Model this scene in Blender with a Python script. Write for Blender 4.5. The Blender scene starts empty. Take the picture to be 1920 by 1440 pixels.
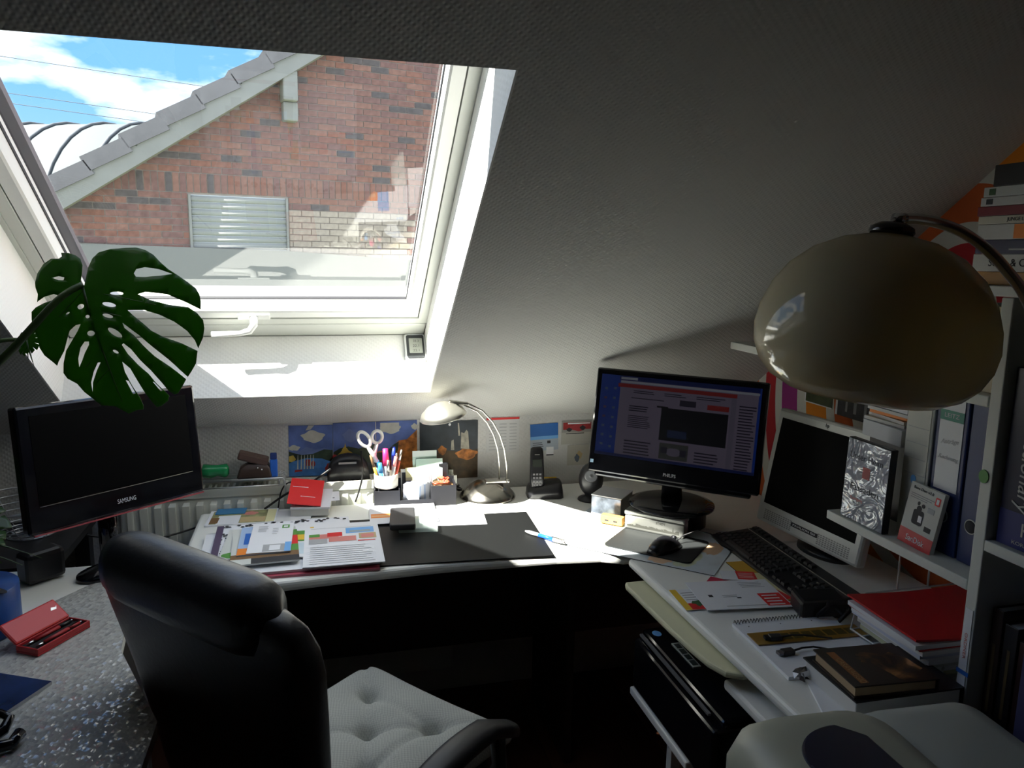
import bpy, bmesh, math, random
from mathutils import Vector, Matrix, Euler
from mathutils.geometry import delaunay_2d_cdt
random.seed(7)
sc = bpy.context.scene
COL = sc.collection
PI = math.pi
def R(d): return math.radians(d)

# ---------------------------------------------------------------- camera
cam_d = bpy.data.cameras.new('camera'); cam = bpy.data.objects.new('camera', cam_d); COL.objects.link(cam)
cam_d.sensor_width = 36; cam_d.lens = 36 * 1432 / 1920; cam_d.clip_start = 0.02; cam_d.clip_end = 300
_yaw, _pit, _rol = R(14.416), R(9.479), R(0.902)
_fw = Vector((math.sin(_yaw) * math.cos(_pit), math.cos(_yaw) * math.cos(_pit), -math.sin(_pit)))
_rt = Vector((math.cos(_yaw), -math.sin(_yaw), 0)); _up = _rt.cross(_fw)
_r2 = _rt * math.cos(_rol) + _up * math.sin(_rol); _u2 = _up * math.cos(_rol) - _rt * math.sin(_rol)
M = Matrix((( _r2.x, _u2.x, -_fw.x, 0), (_r2.y, _u2.y, -_fw.y, 0), (_r2.z, _u2.z, -_fw.z, 1.51), (0, 0, 0, 1)))
cam.matrix_world = M
sc.camera = cam
sc.view_settings.view_transform = 'Standard'; sc.view_settings.look = 'None'
sc.view_settings.exposure = 0.25; sc.view_settings.gamma = 1.0; sc.view_settings.use_curve_mapping = False

# ---------------------------------------------------------------- sky and sun
w = bpy.data.worlds.new('sky'); sc.world = w; w.use_nodes = True
nt = w.node_tree; N = nt.nodes; L = nt.links; N.clear()
out = N.new('ShaderNodeOutputWorld'); bg = N.new('ShaderNodeBackground'); bg.inputs['Strength'].default_value = 1.0
tc = N.new('ShaderNodeTexCoord'); sep = N.new('ShaderNodeSeparateXYZ'); L.new(tc.outputs['Generated'], sep.inputs[0])
ramp = N.new('ShaderNodeValToRGB'); L.new(sep.outputs['Z'], ramp.inputs[0])
ramp.color_ramp.elements[0].position = 0.0; ramp.color_ramp.elements[0].color = (0.62, 0.95, 1.30, 1)
ramp.color_ramp.elements[1].position = 0.55; ramp.color_ramp.elements[1].color = (0.20, 0.50, 1.15, 1)
e = ramp.color_ramp.elements.new(0.18); e.color = (0.27, 0.66, 1.25, 1)
mp = N.new('ShaderNodeMapping'); L.new(tc.outputs['Generated'], mp.inputs[0]); mp.inputs['Scale'].default_value = (1.6, 1.6, 4.2); mp.inputs['Location'].default_value = (1.7, 0.2, 1.3)
nz = N.new('ShaderNodeTexNoise'); nz.inputs['Scale'].default_value = 2.6; nz.inputs['Detail'].default_value = 6; nz.inputs['Roughness'].default_value = 0.52
L.new(mp.outputs[0], nz.inputs['Vector'])
cr = N.new('ShaderNodeValToRGB'); cr.color_ramp.elements[0].position = 0.46; cr.color_ramp.elements[1].position = 0.64
L.new(nz.outputs['Fac'], cr.inputs[0])
mx = N.new('ShaderNodeMixRGB'); mx.inputs[2].default_value = (2.95, 2.80, 2.48, 1)
L.new(cr.outputs[0], mx.inputs[0]); L.new(ramp.outputs[0], mx.inputs[1]); L.new(mx.outputs[0], bg.inputs[0]); L.new(bg.outputs[0], out.inputs[0])
sun_d = bpy.data.lights.new('sun', 'SUN'); sun_d.energy = 27.0; sun_d.angle = R(0.53); sun_d.color = (1.0, 0.97, 0.90)
sun = bpy.data.objects.new('sun', sun_d); COL.objects.link(sun)
SUN_DIR = Vector((0.765, 0.32, -1.0)).normalized()
sun.rotation_euler = (-SUN_DIR).to_track_quat('Z', 'Y').to_euler(); sun.location = (-3, -1, 6)

# ---------------------------------------------------------------- materials
MATS = {}
def mat(name, col, rough=0.6, metal=0.0, spec=0.5, bump=None, bscale=200, vary=0.0, vscale=8, emit=0.0, coat=0.0, trans=0.0, alpha=None):
    if name in MATS: return MATS[name]
    m = bpy.data.materials.new(name); m.use_nodes = True; t = m.node_tree; b = t.nodes['Principled BSDF']
    c4 = (col[0], col[1], col[2], 1)
    b.inputs['Base Color'].default_value = c4; b.inputs['Roughness'].default_value = rough; b.inputs['Metallic'].default_value = metal
    b.inputs['Specular IOR Level'].default_value = spec
    if coat: b.inputs['Coat Weight'].default_value = coat
    if trans: b.inputs['Transmission Weight'].default_value = trans
    if emit:
        b.inputs['Base Color'].default_value = (0.004, 0.004, 0.005, 1); b.inputs['Emission Color'].default_value = c4; b.inputs['Emission Strength'].default_value = emit
    if vary or bump:
        co = t.nodes.new('ShaderNodeTexCoord')
    if vary:
        n = t.nodes.new('ShaderNodeTexNoise'); n.inputs['Scale'].default_value = vscale; n.inputs['Detail'].default_value = 5
        t.links.new(co.outputs['Object'], n.inputs['Vector'])
        mr = t.nodes.new('ShaderNodeMapRange'); mr.inputs['From Min'].default_value = 0.3; mr.inputs['From Max'].default_value = 0.7
        mr.inputs['To Min'].default_value = 1 - vary; mr.inputs['To Max'].default_value = 1 + vary
        t.links.new(n.outputs['Fac'], mr.inputs['Value'])
        mm = t.nodes.new('ShaderNodeMixRGB'); mm.blend_type = 'MULTIPLY'; mm.inputs[0].default_value = 1; mm.inputs[1].default_value = c4
        t.links.new(mr.outputs[0], mm.inputs[2]); t.links.new(mm.outputs[0], b.inputs['Base Color'])
    if bump:
        n2 = t.nodes.new('ShaderNodeTexNoise'); n2.inputs['Scale'].default_value = bscale; n2.inputs['Detail'].default_value = 3
        t.links.new(co.outputs['Object'], n2.inputs['Vector'])
        bp = t.nodes.new('ShaderNodeBump'); bp.inputs['Strength'].default_value = bump; bp.inputs['Distance'].default_value = 0.002
        t.links.new(n2.outputs['Fac'], bp.inputs['Height']); t.links.new(bp.outputs[0], b.inputs['Normal'])
    MATS[name] = m
    return m

def weave_mat(name, col, freq, strength, dist, rough=0.85, diag=True, plane='xy'):
    """Embossed wallpaper / vinyl: product of two waves as fine relief."""
    m = mat(name, col, rough); t = m.node_tree; b = t.nodes['Principled BSDF']
    co = t.nodes.new('ShaderNodeTexCoord'); mp = t.nodes.new('ShaderNodeMapping'); t.links.new(co.outputs['Object'], mp.inputs[0])
    m2 = t.nodes.new('ShaderNodeMapping'); t.links.new(co.outputs['Object'], m2.inputs[0])
    if plane == 'xz': m2.inputs['Rotation'].default_value = (R(-90), 0, 0)
    if plane == 'yz': m2.inputs['Rotation'].default_value = (0, R(90), 0)
    t.links.new(m2.outputs[0], mp.inputs[0])
    if diag: mp.inputs['Rotation'].default_value = (0, 0, R(38))
    outs = []
    for d, k in (('X', 1.0), ('Y', 0.8)):
        wv = t.nodes.new('ShaderNodeTexWave'); wv.bands_direction = d; wv.inputs['Scale'].default_value = freq * k
        wv.inputs['Distortion'].default_value = 0.6; wv.inputs['Detail'].default_value = 1; t.links.new(mp.outputs[0], wv.inputs['Vector']); outs.append(wv)
    mu = t.nodes.new('ShaderNodeMath'); mu.operation = 'MULTIPLY'
    t.links.new(outs[0].outputs['Fac'], mu.inputs[0]); t.links.new(outs[1].outputs['Fac'], mu.inputs[1])
    bp = t.nodes.new('ShaderNodeBump'); bp.inputs['Strength'].default_value = strength; bp.inputs['Distance'].default_value = dist
    t.links.new(mu.outputs[0], bp.inputs['Height']); t.links.new(bp.outputs[0], b.inputs['Normal'])
    return m

# ---------------------------------------------------------------- mesh builder
class B:
    def __init__(s): s.v = []; s.f = []; s.m = []; s.s = []; s.T = Matrix.Identity(4)
    def add(s, vs, fs, mi=0, sm=False):
        o = len(s.v); s.v += [tuple(s.T @ Vector(p)) for p in vs]
        s.f += [tuple(o + i for i in f) for f in fs]; s.m += [mi] * len(fs); s.s += [sm] * len(fs); return s
    def box(s, x0, y0, z0, x1, y1, z1, mi=0):
        return s.add([(x0,y0,z0),(x1,y0,z0),(x1,y1,z0),(x0,y1,z0),(x0,y0,z1),(x1,y0,z1),(x1,y1,z1),(x0,y1,z1)],
                     [(0,3,2,1),(4,5,6,7),(0,1,5,4),(1,2,6,5),(2,3,7,6),(3,0,4,7)], mi)
    def prism(s, poly, z0, z1, mi=0, sm=False):
        n = len(poly); vs = [(p[0], p[1], z0) for p in poly] + [(p[0], p[1], z1) for p in poly]
        s.add(vs, [tuple(reversed(range(n))), tuple(range(n, 2*n))], mi, False)
        o = len(s.v) - 2*n
        for i in range(n):
            j = (i+1) % n; s.f.append((o+i, o+j, o+n+j, o+n+i)); s.m.append(mi); s.s.append(sm)
        return s
    def loft(s, secs, mi=0, sm=True, cap=True):
        n = len(secs[0]); vs = [p for q in secs for p in q]; fs = []
        for k in range(len(secs)-1):
            for i in range(n):
                j = (i+1) % n; fs.append((k*n+i, k*n+j, (k+1)*n+j, (k+1)*n+i))
        if cap: fs.append(tuple(reversed(range(n)))); fs.append(tuple(range((len(secs)-1)*n, len(secs)*n)))
        return s.add(vs, fs, mi, sm)
    def lathe(s, prof, n=32, c=(0,0,0), mi=0, sx=1, sy=1):
        secs = [[(c[0]+r*sx*math.cos(2*PI*i/n), c[1]+r*sy*math.sin(2*PI*i/n), c[2]+z) for i in range(n)] for r, z in prof]
        return s.loft(secs, mi)
    def tube(s, pts, r, n=8, mi=0, closed=False):
        pts = [Vector(p) for p in pts]; secs = []; k = len(pts); up = Vector((0,0,1)); prev = None
        for i, p in enumerate(pts):
            a = pts[(i-1) % k] if (closed or i > 0) else p; b = pts[(i+1) % k] if (closed or i < k-1) else p
            t = (b - a); t = t.normalized() if t.length > 1e-9 else Vector((0,0,1))
            x = prev if prev is not None else (up if abs(t.z) < 0.95 else Vector((1,0,0)))
            x = x - t * x.dot(t); x = x.normalized() if x.length > 1e-6 else t.orthogonal().normalized()
            prev = x; y = t.cross(x); rr = r[i] if isinstance(r, (list, tuple)) else r
            secs.append([tuple(p + x*rr*math.cos(2*PI*q/n) + y*rr*math.sin(2*PI*q/n)) for q in range(n)])
        if closed: secs.append(secs[0])
        return s.loft(secs, mi, True, not closed)
    def poly(s, pts, mi=0): return s.add(pts, [tuple(range(len(pts)))], mi)
    def build(s, name, mats, parent=None, loc=None, rot=None, bevel=0.0, seg=2, sub=0, mw=None):
        me = bpy.data.meshes.new(name); me.from_pydata(s.v, [], s.f)
        for m in (mats if isinstance(mats, (list, tuple)) else [mats]): me.materials.append(m)
        me.polygons.foreach_set('material_index', s.m); me.polygons.foreach_set('use_smooth', s.s); me.update()
        bm = bmesh.new(); bm.from_mesh(me); bmesh.ops.recalc_face_normals(bm, faces=bm.faces); bm.to_mesh(me); bm.free()
        o = bpy.data.objects.new(name, me); COL.objects.link(o)
        if parent: o.parent = parent
        if loc is not None: o.location = loc
        if rot is not None: o.rotation_euler = rot if isinstance(rot, (tuple, Euler)) else (0, 0, rot)
        if mw is not None: o.matrix_world = mw
        if bevel:
            md = o.modifiers.new('bevel', 'BEVEL'); md.width = bevel; md.segments = seg; md.limit_method = 'ANGLE'; md.angle_limit = R(40); md.harden_normals = False
        if sub:
            md = o.modifiers.new('subdivision', 'SUBSURF'); md.levels = sub; md.render_levels = sub
        return o
def tag(o, label=None, cat=None, group=None, kind=None):
    if label: o['label'] = label
    if cat: o['category'] = cat
    if group: o['group'] = group
    if kind: o['kind'] = kind
    return o
def empty(name, loc, rz=0.0, label=None, cat=None, group=None, rot=None):
    o = bpy.data.objects.new(name, None); COL.objects.link(o); o.empty_display_size = 0.05
    o.location = loc; o.rotation_euler = rot if rot is not None else (0, 0, rz)
    return tag(o, label, cat, group)
def frame(origin, xax, yax):
    """world matrix with x along xax, y near yax, z their cross product"""
    x = Vector(xax).normalized(); y = Vector(yax); z = x.cross(y).normalized(); y = z.cross(x)
    return Matrix(((x.x,y.x,z.x,origin[0]),(x.y,y.y,z.y,origin[1]),(x.z,y.z,z.z,origin[2]),(0,0,0,1)))
def mempty(name, mw, label=None, cat=None, group=None):
    o = bpy.data.objects.new(name, None); COL.objects.link(o); o.empty_display_size = 0.05; o.matrix_world = mw
    return tag(o, label, cat, group)
def text(body, size, m, parent=None, loc=(0,0,0), rot=(0,0,0), ext=0.0002, align='CENTER', width=None, name='lettering', shear=0.0, sp=1.0):
    cu = bpy.data.curves.new('t', 'FONT'); cu.body = body; cu.size = size; cu.extrude = ext; cu.align_x = align; cu.align_y = 'CENTER'
    cu.resolution_u = 3; cu.shear = shear; cu.space_character = sp
    to = bpy.data.objects.new('t', cu); COL.objects.link(to); dg = bpy.context.evaluated_depsgraph_get()
    me = bpy.data.meshes.new_from_object(to.evaluated_get(dg)); bpy.data.objects.remove(to); bpy.data.curves.remove(cu)
    me.materials.clear(); me.materials.append(m)
    if width and len(me.vertices):
        xs = [v.co.x for v in me.vertices]; k = width / max(1e-6, max(xs) - min(xs))
        for v in me.vertices: v.co.x *= k
    o = bpy.data.objects.new(name, me); COL.objects.link(o); o.parent = parent; o.location = loc; o.rotation_euler = rot
    return o
def rect(x0, y0, x1, y1): return [(x0,y0),(x1,y0),(x1,y1),(x0,y1)]
def ell(cx, cy, rx, ry, n=18, rot=0.0):
    return [(cx + rx*math.cos(t)*math.cos(rot) - ry*math.sin(t)*math.sin(rot), cy + rx*math.cos(t)*math.sin(rot) + ry*math.sin(t)*math.cos(rot)) for t in [2*PI*i/n for i in range(n)]]
def rrect(x0, y0, x1, y1, r, n=5):
    out = []
    for cx, cy, a in ((x1-r,y0+r,-90),(x1-r,y1-r,0),(x0+r,y1-r,90),(x0+r,y0+r,180)):
        for i in range(n+1): t = R(a + 90*i/n); out.append((cx + r*math.cos(t), cy + r*math.sin(t)))
    return out
def lines(x0, y0, x1, y1, n, m, fill=0.35, rag=0.25):
    out = []; dy = (y1 - y0) / n
    for i in range(n):
        xe = x1 - (x1 - x0) * rag * random.random(); out.append((rect(x0, y0 + i*dy, xe, y0 + i*dy + dy*fill), m))
    return out
def sheet(name, wd, ht, th, base, patches, label, cat, loc=None, rz=0.0, group=None, parent=None, mw=None, curl=0.0, edge=None):
    """A flat printed thing of its own thickness: body plus print laid on its upper face. Patch coordinates run 0..1."""
    b = B(); mats = [base]
    if edge: mats.append(edge)
    if curl:
        nx = 10; vs = []; fs = []
        for k in range(2):
            for i in range(nx+1):
                x = -wd/2 + wd*i/nx; z = curl*((2*i/nx-1)**2)
                vs += [(x, -ht/2, z + k*th), (x, ht/2, z + k*th)]
        o = 2*(nx+1)
        for i in range(nx):
            fs += [(2*i, 2*i+1, 2*i+3, 2*i+2), (o+2*i, o+2*i+2, o+2*i+3, o+2*i+1), (2*i, 2*i+2, o+2*i+2, o+2*i), (2*i+1, o+2*i+1, o+2*i+3, 2*i+3)]
        fs += [(0, o, o+1, 1), (2*nx, 2*nx+1, o+2*nx+1, o+2*nx)]
        b.add(vs, fs, 0)
    else:
        b.box(-wd/2, -ht/2, 0, wd/2, ht/2, th, 1 if edge else 0)
        if edge: b.poly([(-wd/2,-ht/2,th+0.0001),(wd/2,-ht/2,th+0.0001),(wd/2,ht/2,th+0.0001),(-wd/2,ht/2,th+0.0001)], 0)
    z = th + 0.00025
    for pl, m in patches:
        if m not in mats: mats.append(m)
        b.poly([((p[0]-0.5)*wd, (p[1]-0.5)*ht, z + (curl*((2*p[0]-1)**2) if curl else 0)) for p in pl], mats.index(m)); z += 0.00004
    o = b.build(name, mats, parent, loc, rz, mw=mw)
    return tag(o, label, cat, group)

# common materials
WHITE = mat('white_paper', (0.82, 0.83, 0.86), 0.8)
CREAM = mat('cream_paper', (0.78, 0.74, 0.62), 0.8)
BLACK = mat('black_plastic', (0.012, 0.012, 0.014), 0.35)
GLOSS = mat('gloss_black', (0.006, 0.006, 0.008), 0.08)
INK = mat('black_ink', (0.03, 0.03, 0.035), 0.7)
GREYINK = mat('grey_ink', (0.25, 0.25, 0.28), 0.7)
RED = mat('red_print', (0.75, 0.03, 0.03), 0.5)
DRED = mat('dark_red', (0.35, 0.015, 0.02), 0.5)
BLUE = mat('blue_print', (0.03, 0.15, 0.55), 0.5)
LBLUE = mat('light_blue_print', (0.18, 0.45, 0.85), 0.5)
NAVY = mat('navy_print', (0.012, 0.02, 0.11), 0.45)
GREEN = mat('green_print', (0.10, 0.32, 0.06), 0.5)
DGREEN = mat('dark_green_print', (0.03, 0.10, 0.03), 0.6)
YEL = mat('yellow_print', (0.85, 0.55, 0.05), 0.5)
PALEY = mat('pale_yellow_print', (0.80, 0.75, 0.42), 0.5)
ORG = mat('orange_print', (0.85, 0.25, 0.03), 0.5)
PINK = mat('pink_print', (0.70, 0.25, 0.22), 0.5)
BROWN = mat('brown_print', (0.22, 0.12, 0.05), 0.6)
TAN = mat('tan_print', (0.55, 0.42, 0.22), 0.6)
GREY = mat('grey_print', (0.42, 0.43, 0.44), 0.6)
CHROME = mat('chrome', (0.72, 0.73, 0.75), 0.12, 1.0)
STEEL = mat('brushed_steel', (0.62, 0.60, 0.55), 0.32, 1.0)
WIRE = mat('wire_steel', (0.60, 0.61, 0.62), 0.3, 0.9)
DESKW = mat('desk_white', (0.87, 0.87, 0.82), 0.45)
PAINTW = mat('white_lacquer', (0.82, 0.83, 0.80), 0.35)
CABLE = mat('black_cable', (0.01, 0.01, 0.01), 0.5)
# ================================================================ the room
AL = R(35.34); KY, KZ = 2.46, 0.977            # knee wall plane and where the sloping ceiling starts
CEILM = Matrix.Translation((0, KY, KZ)) @ Matrix(((1,0,0,0),(0,-math.cos(AL),math.sin(AL),0),(0,math.sin(AL),math.cos(AL),0),(0,0,0,1)))
# in that frame: x along the wall, y up the slope, z outwards through the roof
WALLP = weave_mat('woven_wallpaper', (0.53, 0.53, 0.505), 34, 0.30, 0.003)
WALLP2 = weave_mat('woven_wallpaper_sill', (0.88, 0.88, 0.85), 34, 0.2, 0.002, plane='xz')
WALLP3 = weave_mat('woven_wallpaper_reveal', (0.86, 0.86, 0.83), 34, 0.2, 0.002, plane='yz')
XL, XR = -1.75, 1.45
OX0, OX1, OU0, OU1, TH = -0.687, 0.332, 0.205, 1.444, 0.26
UTOP = (2.45 - KZ) / math.sin(AL)
b = B()
b.box(XL-0.1, -0.4, 0, XR+0.1, OU0, TH); UO = 1.72
b.add([(x, u, o) for x in (OX0, OX1) for u, o in ((OU1,0),(UTOP+0.2,0),(UTOP+0.2,TH),(UO,TH))], [(0,1,2,3),(7,6,5,4),(0,4,5,1),(1,5,6,2),(2,6,7,3),(3,7,4,0)])
b.box(XL-0.1, OU0, 0, OX0, UTOP+0.2, TH); b.box(OX1, OU0, 0, XR+0.1, UTOP+0.2, TH)
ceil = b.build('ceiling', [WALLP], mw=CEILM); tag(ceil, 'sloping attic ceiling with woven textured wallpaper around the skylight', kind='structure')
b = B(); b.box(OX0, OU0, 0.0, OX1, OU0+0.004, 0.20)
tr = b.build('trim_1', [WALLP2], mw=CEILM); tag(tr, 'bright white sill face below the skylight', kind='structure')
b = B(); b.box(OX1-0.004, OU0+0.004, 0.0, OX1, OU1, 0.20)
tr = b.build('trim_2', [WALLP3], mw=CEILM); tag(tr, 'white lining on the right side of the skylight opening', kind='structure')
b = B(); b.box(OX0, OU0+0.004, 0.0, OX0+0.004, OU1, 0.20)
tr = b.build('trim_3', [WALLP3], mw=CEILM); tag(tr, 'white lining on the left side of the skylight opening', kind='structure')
b = B(); b.box(XL-0.1, -2.5, 2.45, XR+0.1, 0.6, 2.55)
tag(b.build('ceiling_flat', [mat('flat_ceiling_wood', (0.12, 0.09, 0.06), 0.7)]), 'flat ceiling above the camera side of the attic room', kind='structure')
b = B(); b.box(XL-0.1, KY, 0, XR+0.1, KY+0.12, KZ+0.06)
tag(b.build('wall_knee', [weave_mat('knee_wallpaper', (0.62, 0.615, 0.60), 34, 0.3, 0.003, plane='xz')]), 'low knee wall with woven wallpaper behind the desk', kind='structure')
# gable wall with the big swirl mural
def swirl_mat():
    m = mat('swirl_wallpaper', (0.7, 0.7, 0.66), 0.8); t = m.node_tree; bs = t.nodes['Principled BSDF']
    co = t.nodes.new('ShaderNodeTexCoord'); mp = t.nodes.new('ShaderNodeMapping'); t.links.new(co.outputs['Object'], mp.inputs[0])
    mp.inputs['Location'].default_value = (0, -1.42, -1.30)
    sp = t.nodes.new('ShaderNodeSeparateXYZ'); t.links.new(mp.outputs[0], sp.inputs[0])
    def math_(op, a, c=None):
        n = t.nodes.new('ShaderNodeMath'); n.operation = op
        for i, q in enumerate((a, c)):
            if q is None: continue
            if isinstance(q, (int, float)): n.inputs[i].default_value = q
            else: t.links.new(q, n.inputs[i])
        return n.outputs[0]
    y, z = sp.outputs['Y'], sp.outputs['Z']
    r = math_('SQRT', math_('ADD', math_('MULTIPLY', y, y), math_('MULTIPLY', math_('MULTIPLY', z, z), 0.8)))
    a = math_('ARCTAN2', z, y)
    s = math_('ADD', math_('MULTIPLY', r, 2.1), math_('MULTIPLY', a, 0.16))
    s = math_('ADD', s, math_('MULTIPLY', math_('SINE', math_('MULTIPLY', a, 3.0)), 0.05))
    fr = math_('FRACT', s)
    rp = t.nodes.new('ShaderNodeValToRGB'); rp.color_ramp.interpolation = 'CONSTANT'; t.links.new(fr, rp.inputs[0])
    W_ = (0.66, 0.66, 0.60, 1); els = [(0.0, (0.80, 0.26, 0.01, 1)), (0.20, W_), (0.30, (0.33, 0.03, 0.22, 1)), (0.47, W_), (0.55, (0.50, 0.02, 0.03, 1)), (0.67, W_), (0.76, (0.62, 0.12, 0.02, 1)), (0.92, W_)]
    rp.color_ramp.elements[0].position = els[0][0]; rp.color_ramp.elements[0].color = els[0][1]
    rp.color_ramp.elements[1].position = els[1][0]; rp.color_ramp.elements[1].color = els[1][1]
    for p_, c_ in els[2:]:
        q = rp.color_ramp.elements.new(p_); q.color = c_
    t.links.new(rp.outputs[0], bs.inputs['Base Color'])
    return m
b = B(); b.box(XR, -2.5, 0, XR+0.12, KY+0.12, 2.5)
tag(b.build('wall_right', [swirl_mat()]), 'gable wall with orange, purple and red swirl wallpaper', kind='structure')
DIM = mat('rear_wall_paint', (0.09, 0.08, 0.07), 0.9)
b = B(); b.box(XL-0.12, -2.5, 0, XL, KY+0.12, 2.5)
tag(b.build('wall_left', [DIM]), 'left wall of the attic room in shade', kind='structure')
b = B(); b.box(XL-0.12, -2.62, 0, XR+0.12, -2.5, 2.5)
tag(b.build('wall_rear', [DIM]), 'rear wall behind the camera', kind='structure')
fl = empty('floor', (0, 0, 0)); tag(fl, 'dark reddish wooden plank floor', kind='structure')
FLM = [mat('floor_plank_%d' % i, c, 0.45, vary=0.25, vscale=6) for i, c in enumerate(((0.10,0.035,0.018),(0.085,0.03,0.016),(0.12,0.045,0.022)))]
pls = []
for i in range(3):
    q = B(); q.box(0, 0, -0.03, 0.118, 5.0, 0); o = q.build('plank', [FLM[i]], fl, (XL + 0.12*i, -2.5, 0), bevel=0.001, seg=1); pls.append(o)
for i in range(3, 27):
    o = bpy.data.objects.new('plank', pls[i % 3].data); COL.objects.link(o); o.parent = fl; o.location = (XL + 0.12*i, -2.5, 0)
q = B(); q.box(XL-0.1, -2.6, -0.08, XR+0.1, KY+0.1, -0.031); q.build('subfloor', [mat('subfloor_dark', (0.02, 0.01, 0.008), 0.9)], fl)

# ================================================================ skylight (frame coordinates: x, up the slope, outwards)
win = mempty('window_1', CEILM); tag(win, 'white framed skylight set in the sloping ceiling', kind='structure')
GX0, GX1, GU0, GU1, GO = -0.605, 0.264, 0.344, 1.600, 0.262
def ring(b, x0, u0, x1, u1, p_in, mi=0):
    """sweep a closed profile around a rectangle: profile points (w outward from the glass edge, off)"""
    secs = []
    for sx, su, cx, cu in ((-1,-1,x0,u0),(1,-1,x1,u0),(1,1,x1,u1),(-1,1,x0,u1)):
        secs.append([(cx + sx*w_, cu + su*w_, o_) for w_, o_ in p_in])
    secs.append(secs[0]); b.loft(secs, mi, False, False)
b = B(); ring(b, GX0, GU0, GX1, GU1, [(0, 0.252), (0.0, 0.272), (0.034, 0.272), (0.034, 0.205), (0.006, 0.205), (0.001, 0.209)])
b.build('sash', [PAINTW], win)
FRW = mat('frame_white', (0.66, 0.68, 0.63), 0.4)
b = B(); ring(b, GX0, GU0, GX1, GU1, [(0.037, 0.202), (0.037, 0.300), (0.0655, 0.300), (0.0655, 0.202)])
b.build('window_frame', [FRW], win)
b = B(); b.box(OX0+0.004, OU0+0.004, 0.20, OX1-0.004, GU0-0.066, 0.30); b.build('frame_bottom', [FRW], win, bevel=0.006)
b = B(); b.box(OX0, GU0-0.1, 0.20, GX0-0.066, UO, 0.30); b.build('frame_side', [FRW], win)
b = B(); ring(b, GX0, GU0, GX1, GU1, [(-0.002, 0.247), (-0.002, 0.256), (0.003, 0.256), (0.003, 0.247)])
b.build('seal', [mat('rubber_seal', (0.03, 0.03, 0.035), 0.6)], win)
b = B()
b.box(OX0-0.05, GU0-0.2, 0.300, GX0+0.012, UO+0.1, 0.318); b.build('outer_cladding', [mat('cladding_grey', (0.12, 0.11, 0.13), 0.5)], win)
b = B(); b.box(GX1+0.03, GU0-0.2, 0.300, OX1+0.05, UO+0.1, 0.318); b.build('outer_cladding', [MATS['cladding_grey']], win)
b = B(); b.box(GX0+0.012, GU1, 0.300, GX1+0.03, UO+0.1, 0.318); b.build('outer_cladding', [MATS['cladding_grey']], win)
b = B(); b.box(GX0+0.012, GU0-0.2, 0.300, GX1+0.03, GU0-0.04, 0.318); b.build('outer_cladding', [MATS['cladding_grey']], win)
def glass_mat():
    m = bpy.data.materials.new('pane_glass'); m.use_nodes = True; t = m.node_tree; t.nodes.clear()
    o = t.nodes.new('ShaderNodeOutputMaterial'); tr_ = t.nodes.new('ShaderNodeBsdfTransparent'); gl = t.nodes.new('ShaderNodeBsdfGlossy'); gl.inputs['Roughness'].default_value = 0.0
    tr_.inputs[0].default_value = (0.93, 0.95, 0.94, 1)
    fz = t.nodes.new('ShaderNodeLayerWeight'); fz.inputs['Blend'].default_value = 0.5
    p5 = t.nodes.new('ShaderNodeMath'); p5.operation = 'POWER'; p5.inputs[1].default_value = 5.0; t.links.new(fz.outputs['Facing'], p5.inputs[0])
    mu = t.nodes.new('ShaderNodeMath'); mu.operation = 'MULTIPLY_ADD'; mu.inputs[1].default_value = 0.9; mu.inputs[2].default_value = 0.085; mu.use_clamp = True
    t.links.new(p5.outputs[0], mu.inputs[0]); ms = t.nodes.new('ShaderNodeMixShader'); t.links.new(mu.outputs[0], ms.inputs[0])
    t.links.new(tr_.outputs[0], ms.inputs[1]); t.links.new(gl.outputs[0], ms.inputs[2]); t.links.new(ms.outputs[0], o.inputs[0]); return m
b = B(); b.poly([(GX0-0.005, GU0-0.005, GO), (GX1+0.005, GU0-0.005, GO), (GX1+0.005, GU1+0.005, GO), (GX0-0.005, GU1+0.005, GO)])
b.build('pane', [glass_mat()], win)
hd = B(); hd.box(-0.045, -0.013, -0.008, 0.045, 0.013, 0.0); 
hl = hd.build('handle_plate', [PAINTW], win, (-0.175, 0.324, 0.205), bevel=0.003)
hb = B(); hb.tube([(0.0,0,-0.008),(0.0,-0.004,-0.03),(-0.012,-0.012,-0.045),(-0.04,-0.018,-0.05),(-0.115,-0.018,-0.052)], [0.012,0.011,0.010,0.0075,0.0085], 10)
hb.build('handle_lever', [PAINTW], hl)
# ================================================================ outside
GY = 11.0
g = B(); g.box(-40, 2.9, -3.1, 40, 60, -3.0)
tag(g.build('ground', [mat('grass_ground', (0.11, 0.13, 0.06), 0.95, vary=0.3, vscale=0.4)]), 'green garden ground far below the skylight', kind='structure')
house = empty('neighbour_house', (-0.7, GY, -3.0), R(12), 'red brick gable house with grey tiled verge seen through the skylight', 'house')
def roofz(x): return 1.906 + 0.679 * (x + 2.384)      # underside of the white verge board, absolute z
RX = 3.6; ZB = -3.0
def hz(z): return z - ZB
MORT = mat('mortar', (0.34, 0.29, 0.255), 0.95, vary=0.15)
BR = [mat('brick_%d' % i, c, 0.9, vary=0.22, vscale=14) for i, c in enumerate(((0.245,0.132,0.112),(0.28,0.15,0.12),(0.22,0.124,0.112),(0.265,0.128,0.098),(0.13,0.11,0.11)))]
VEILB = mat('brick_veil', (0.42, 0.35, 0.29), 0.9, vary=0.12, vscale=14)  # reflection veil of the skylight glass, painted into the brick colour
XE = 2*RX + 3.1
b = B(); wp = [(-2.9, hz(-3)), (XE-0.35, hz(-3)), (XE-0.35, hz(roofz(-2.9))+0.05), (RX, hz(roofz(RX))+0.05), (-2.9, hz(roofz(-2.9))+0.05)]
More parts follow.
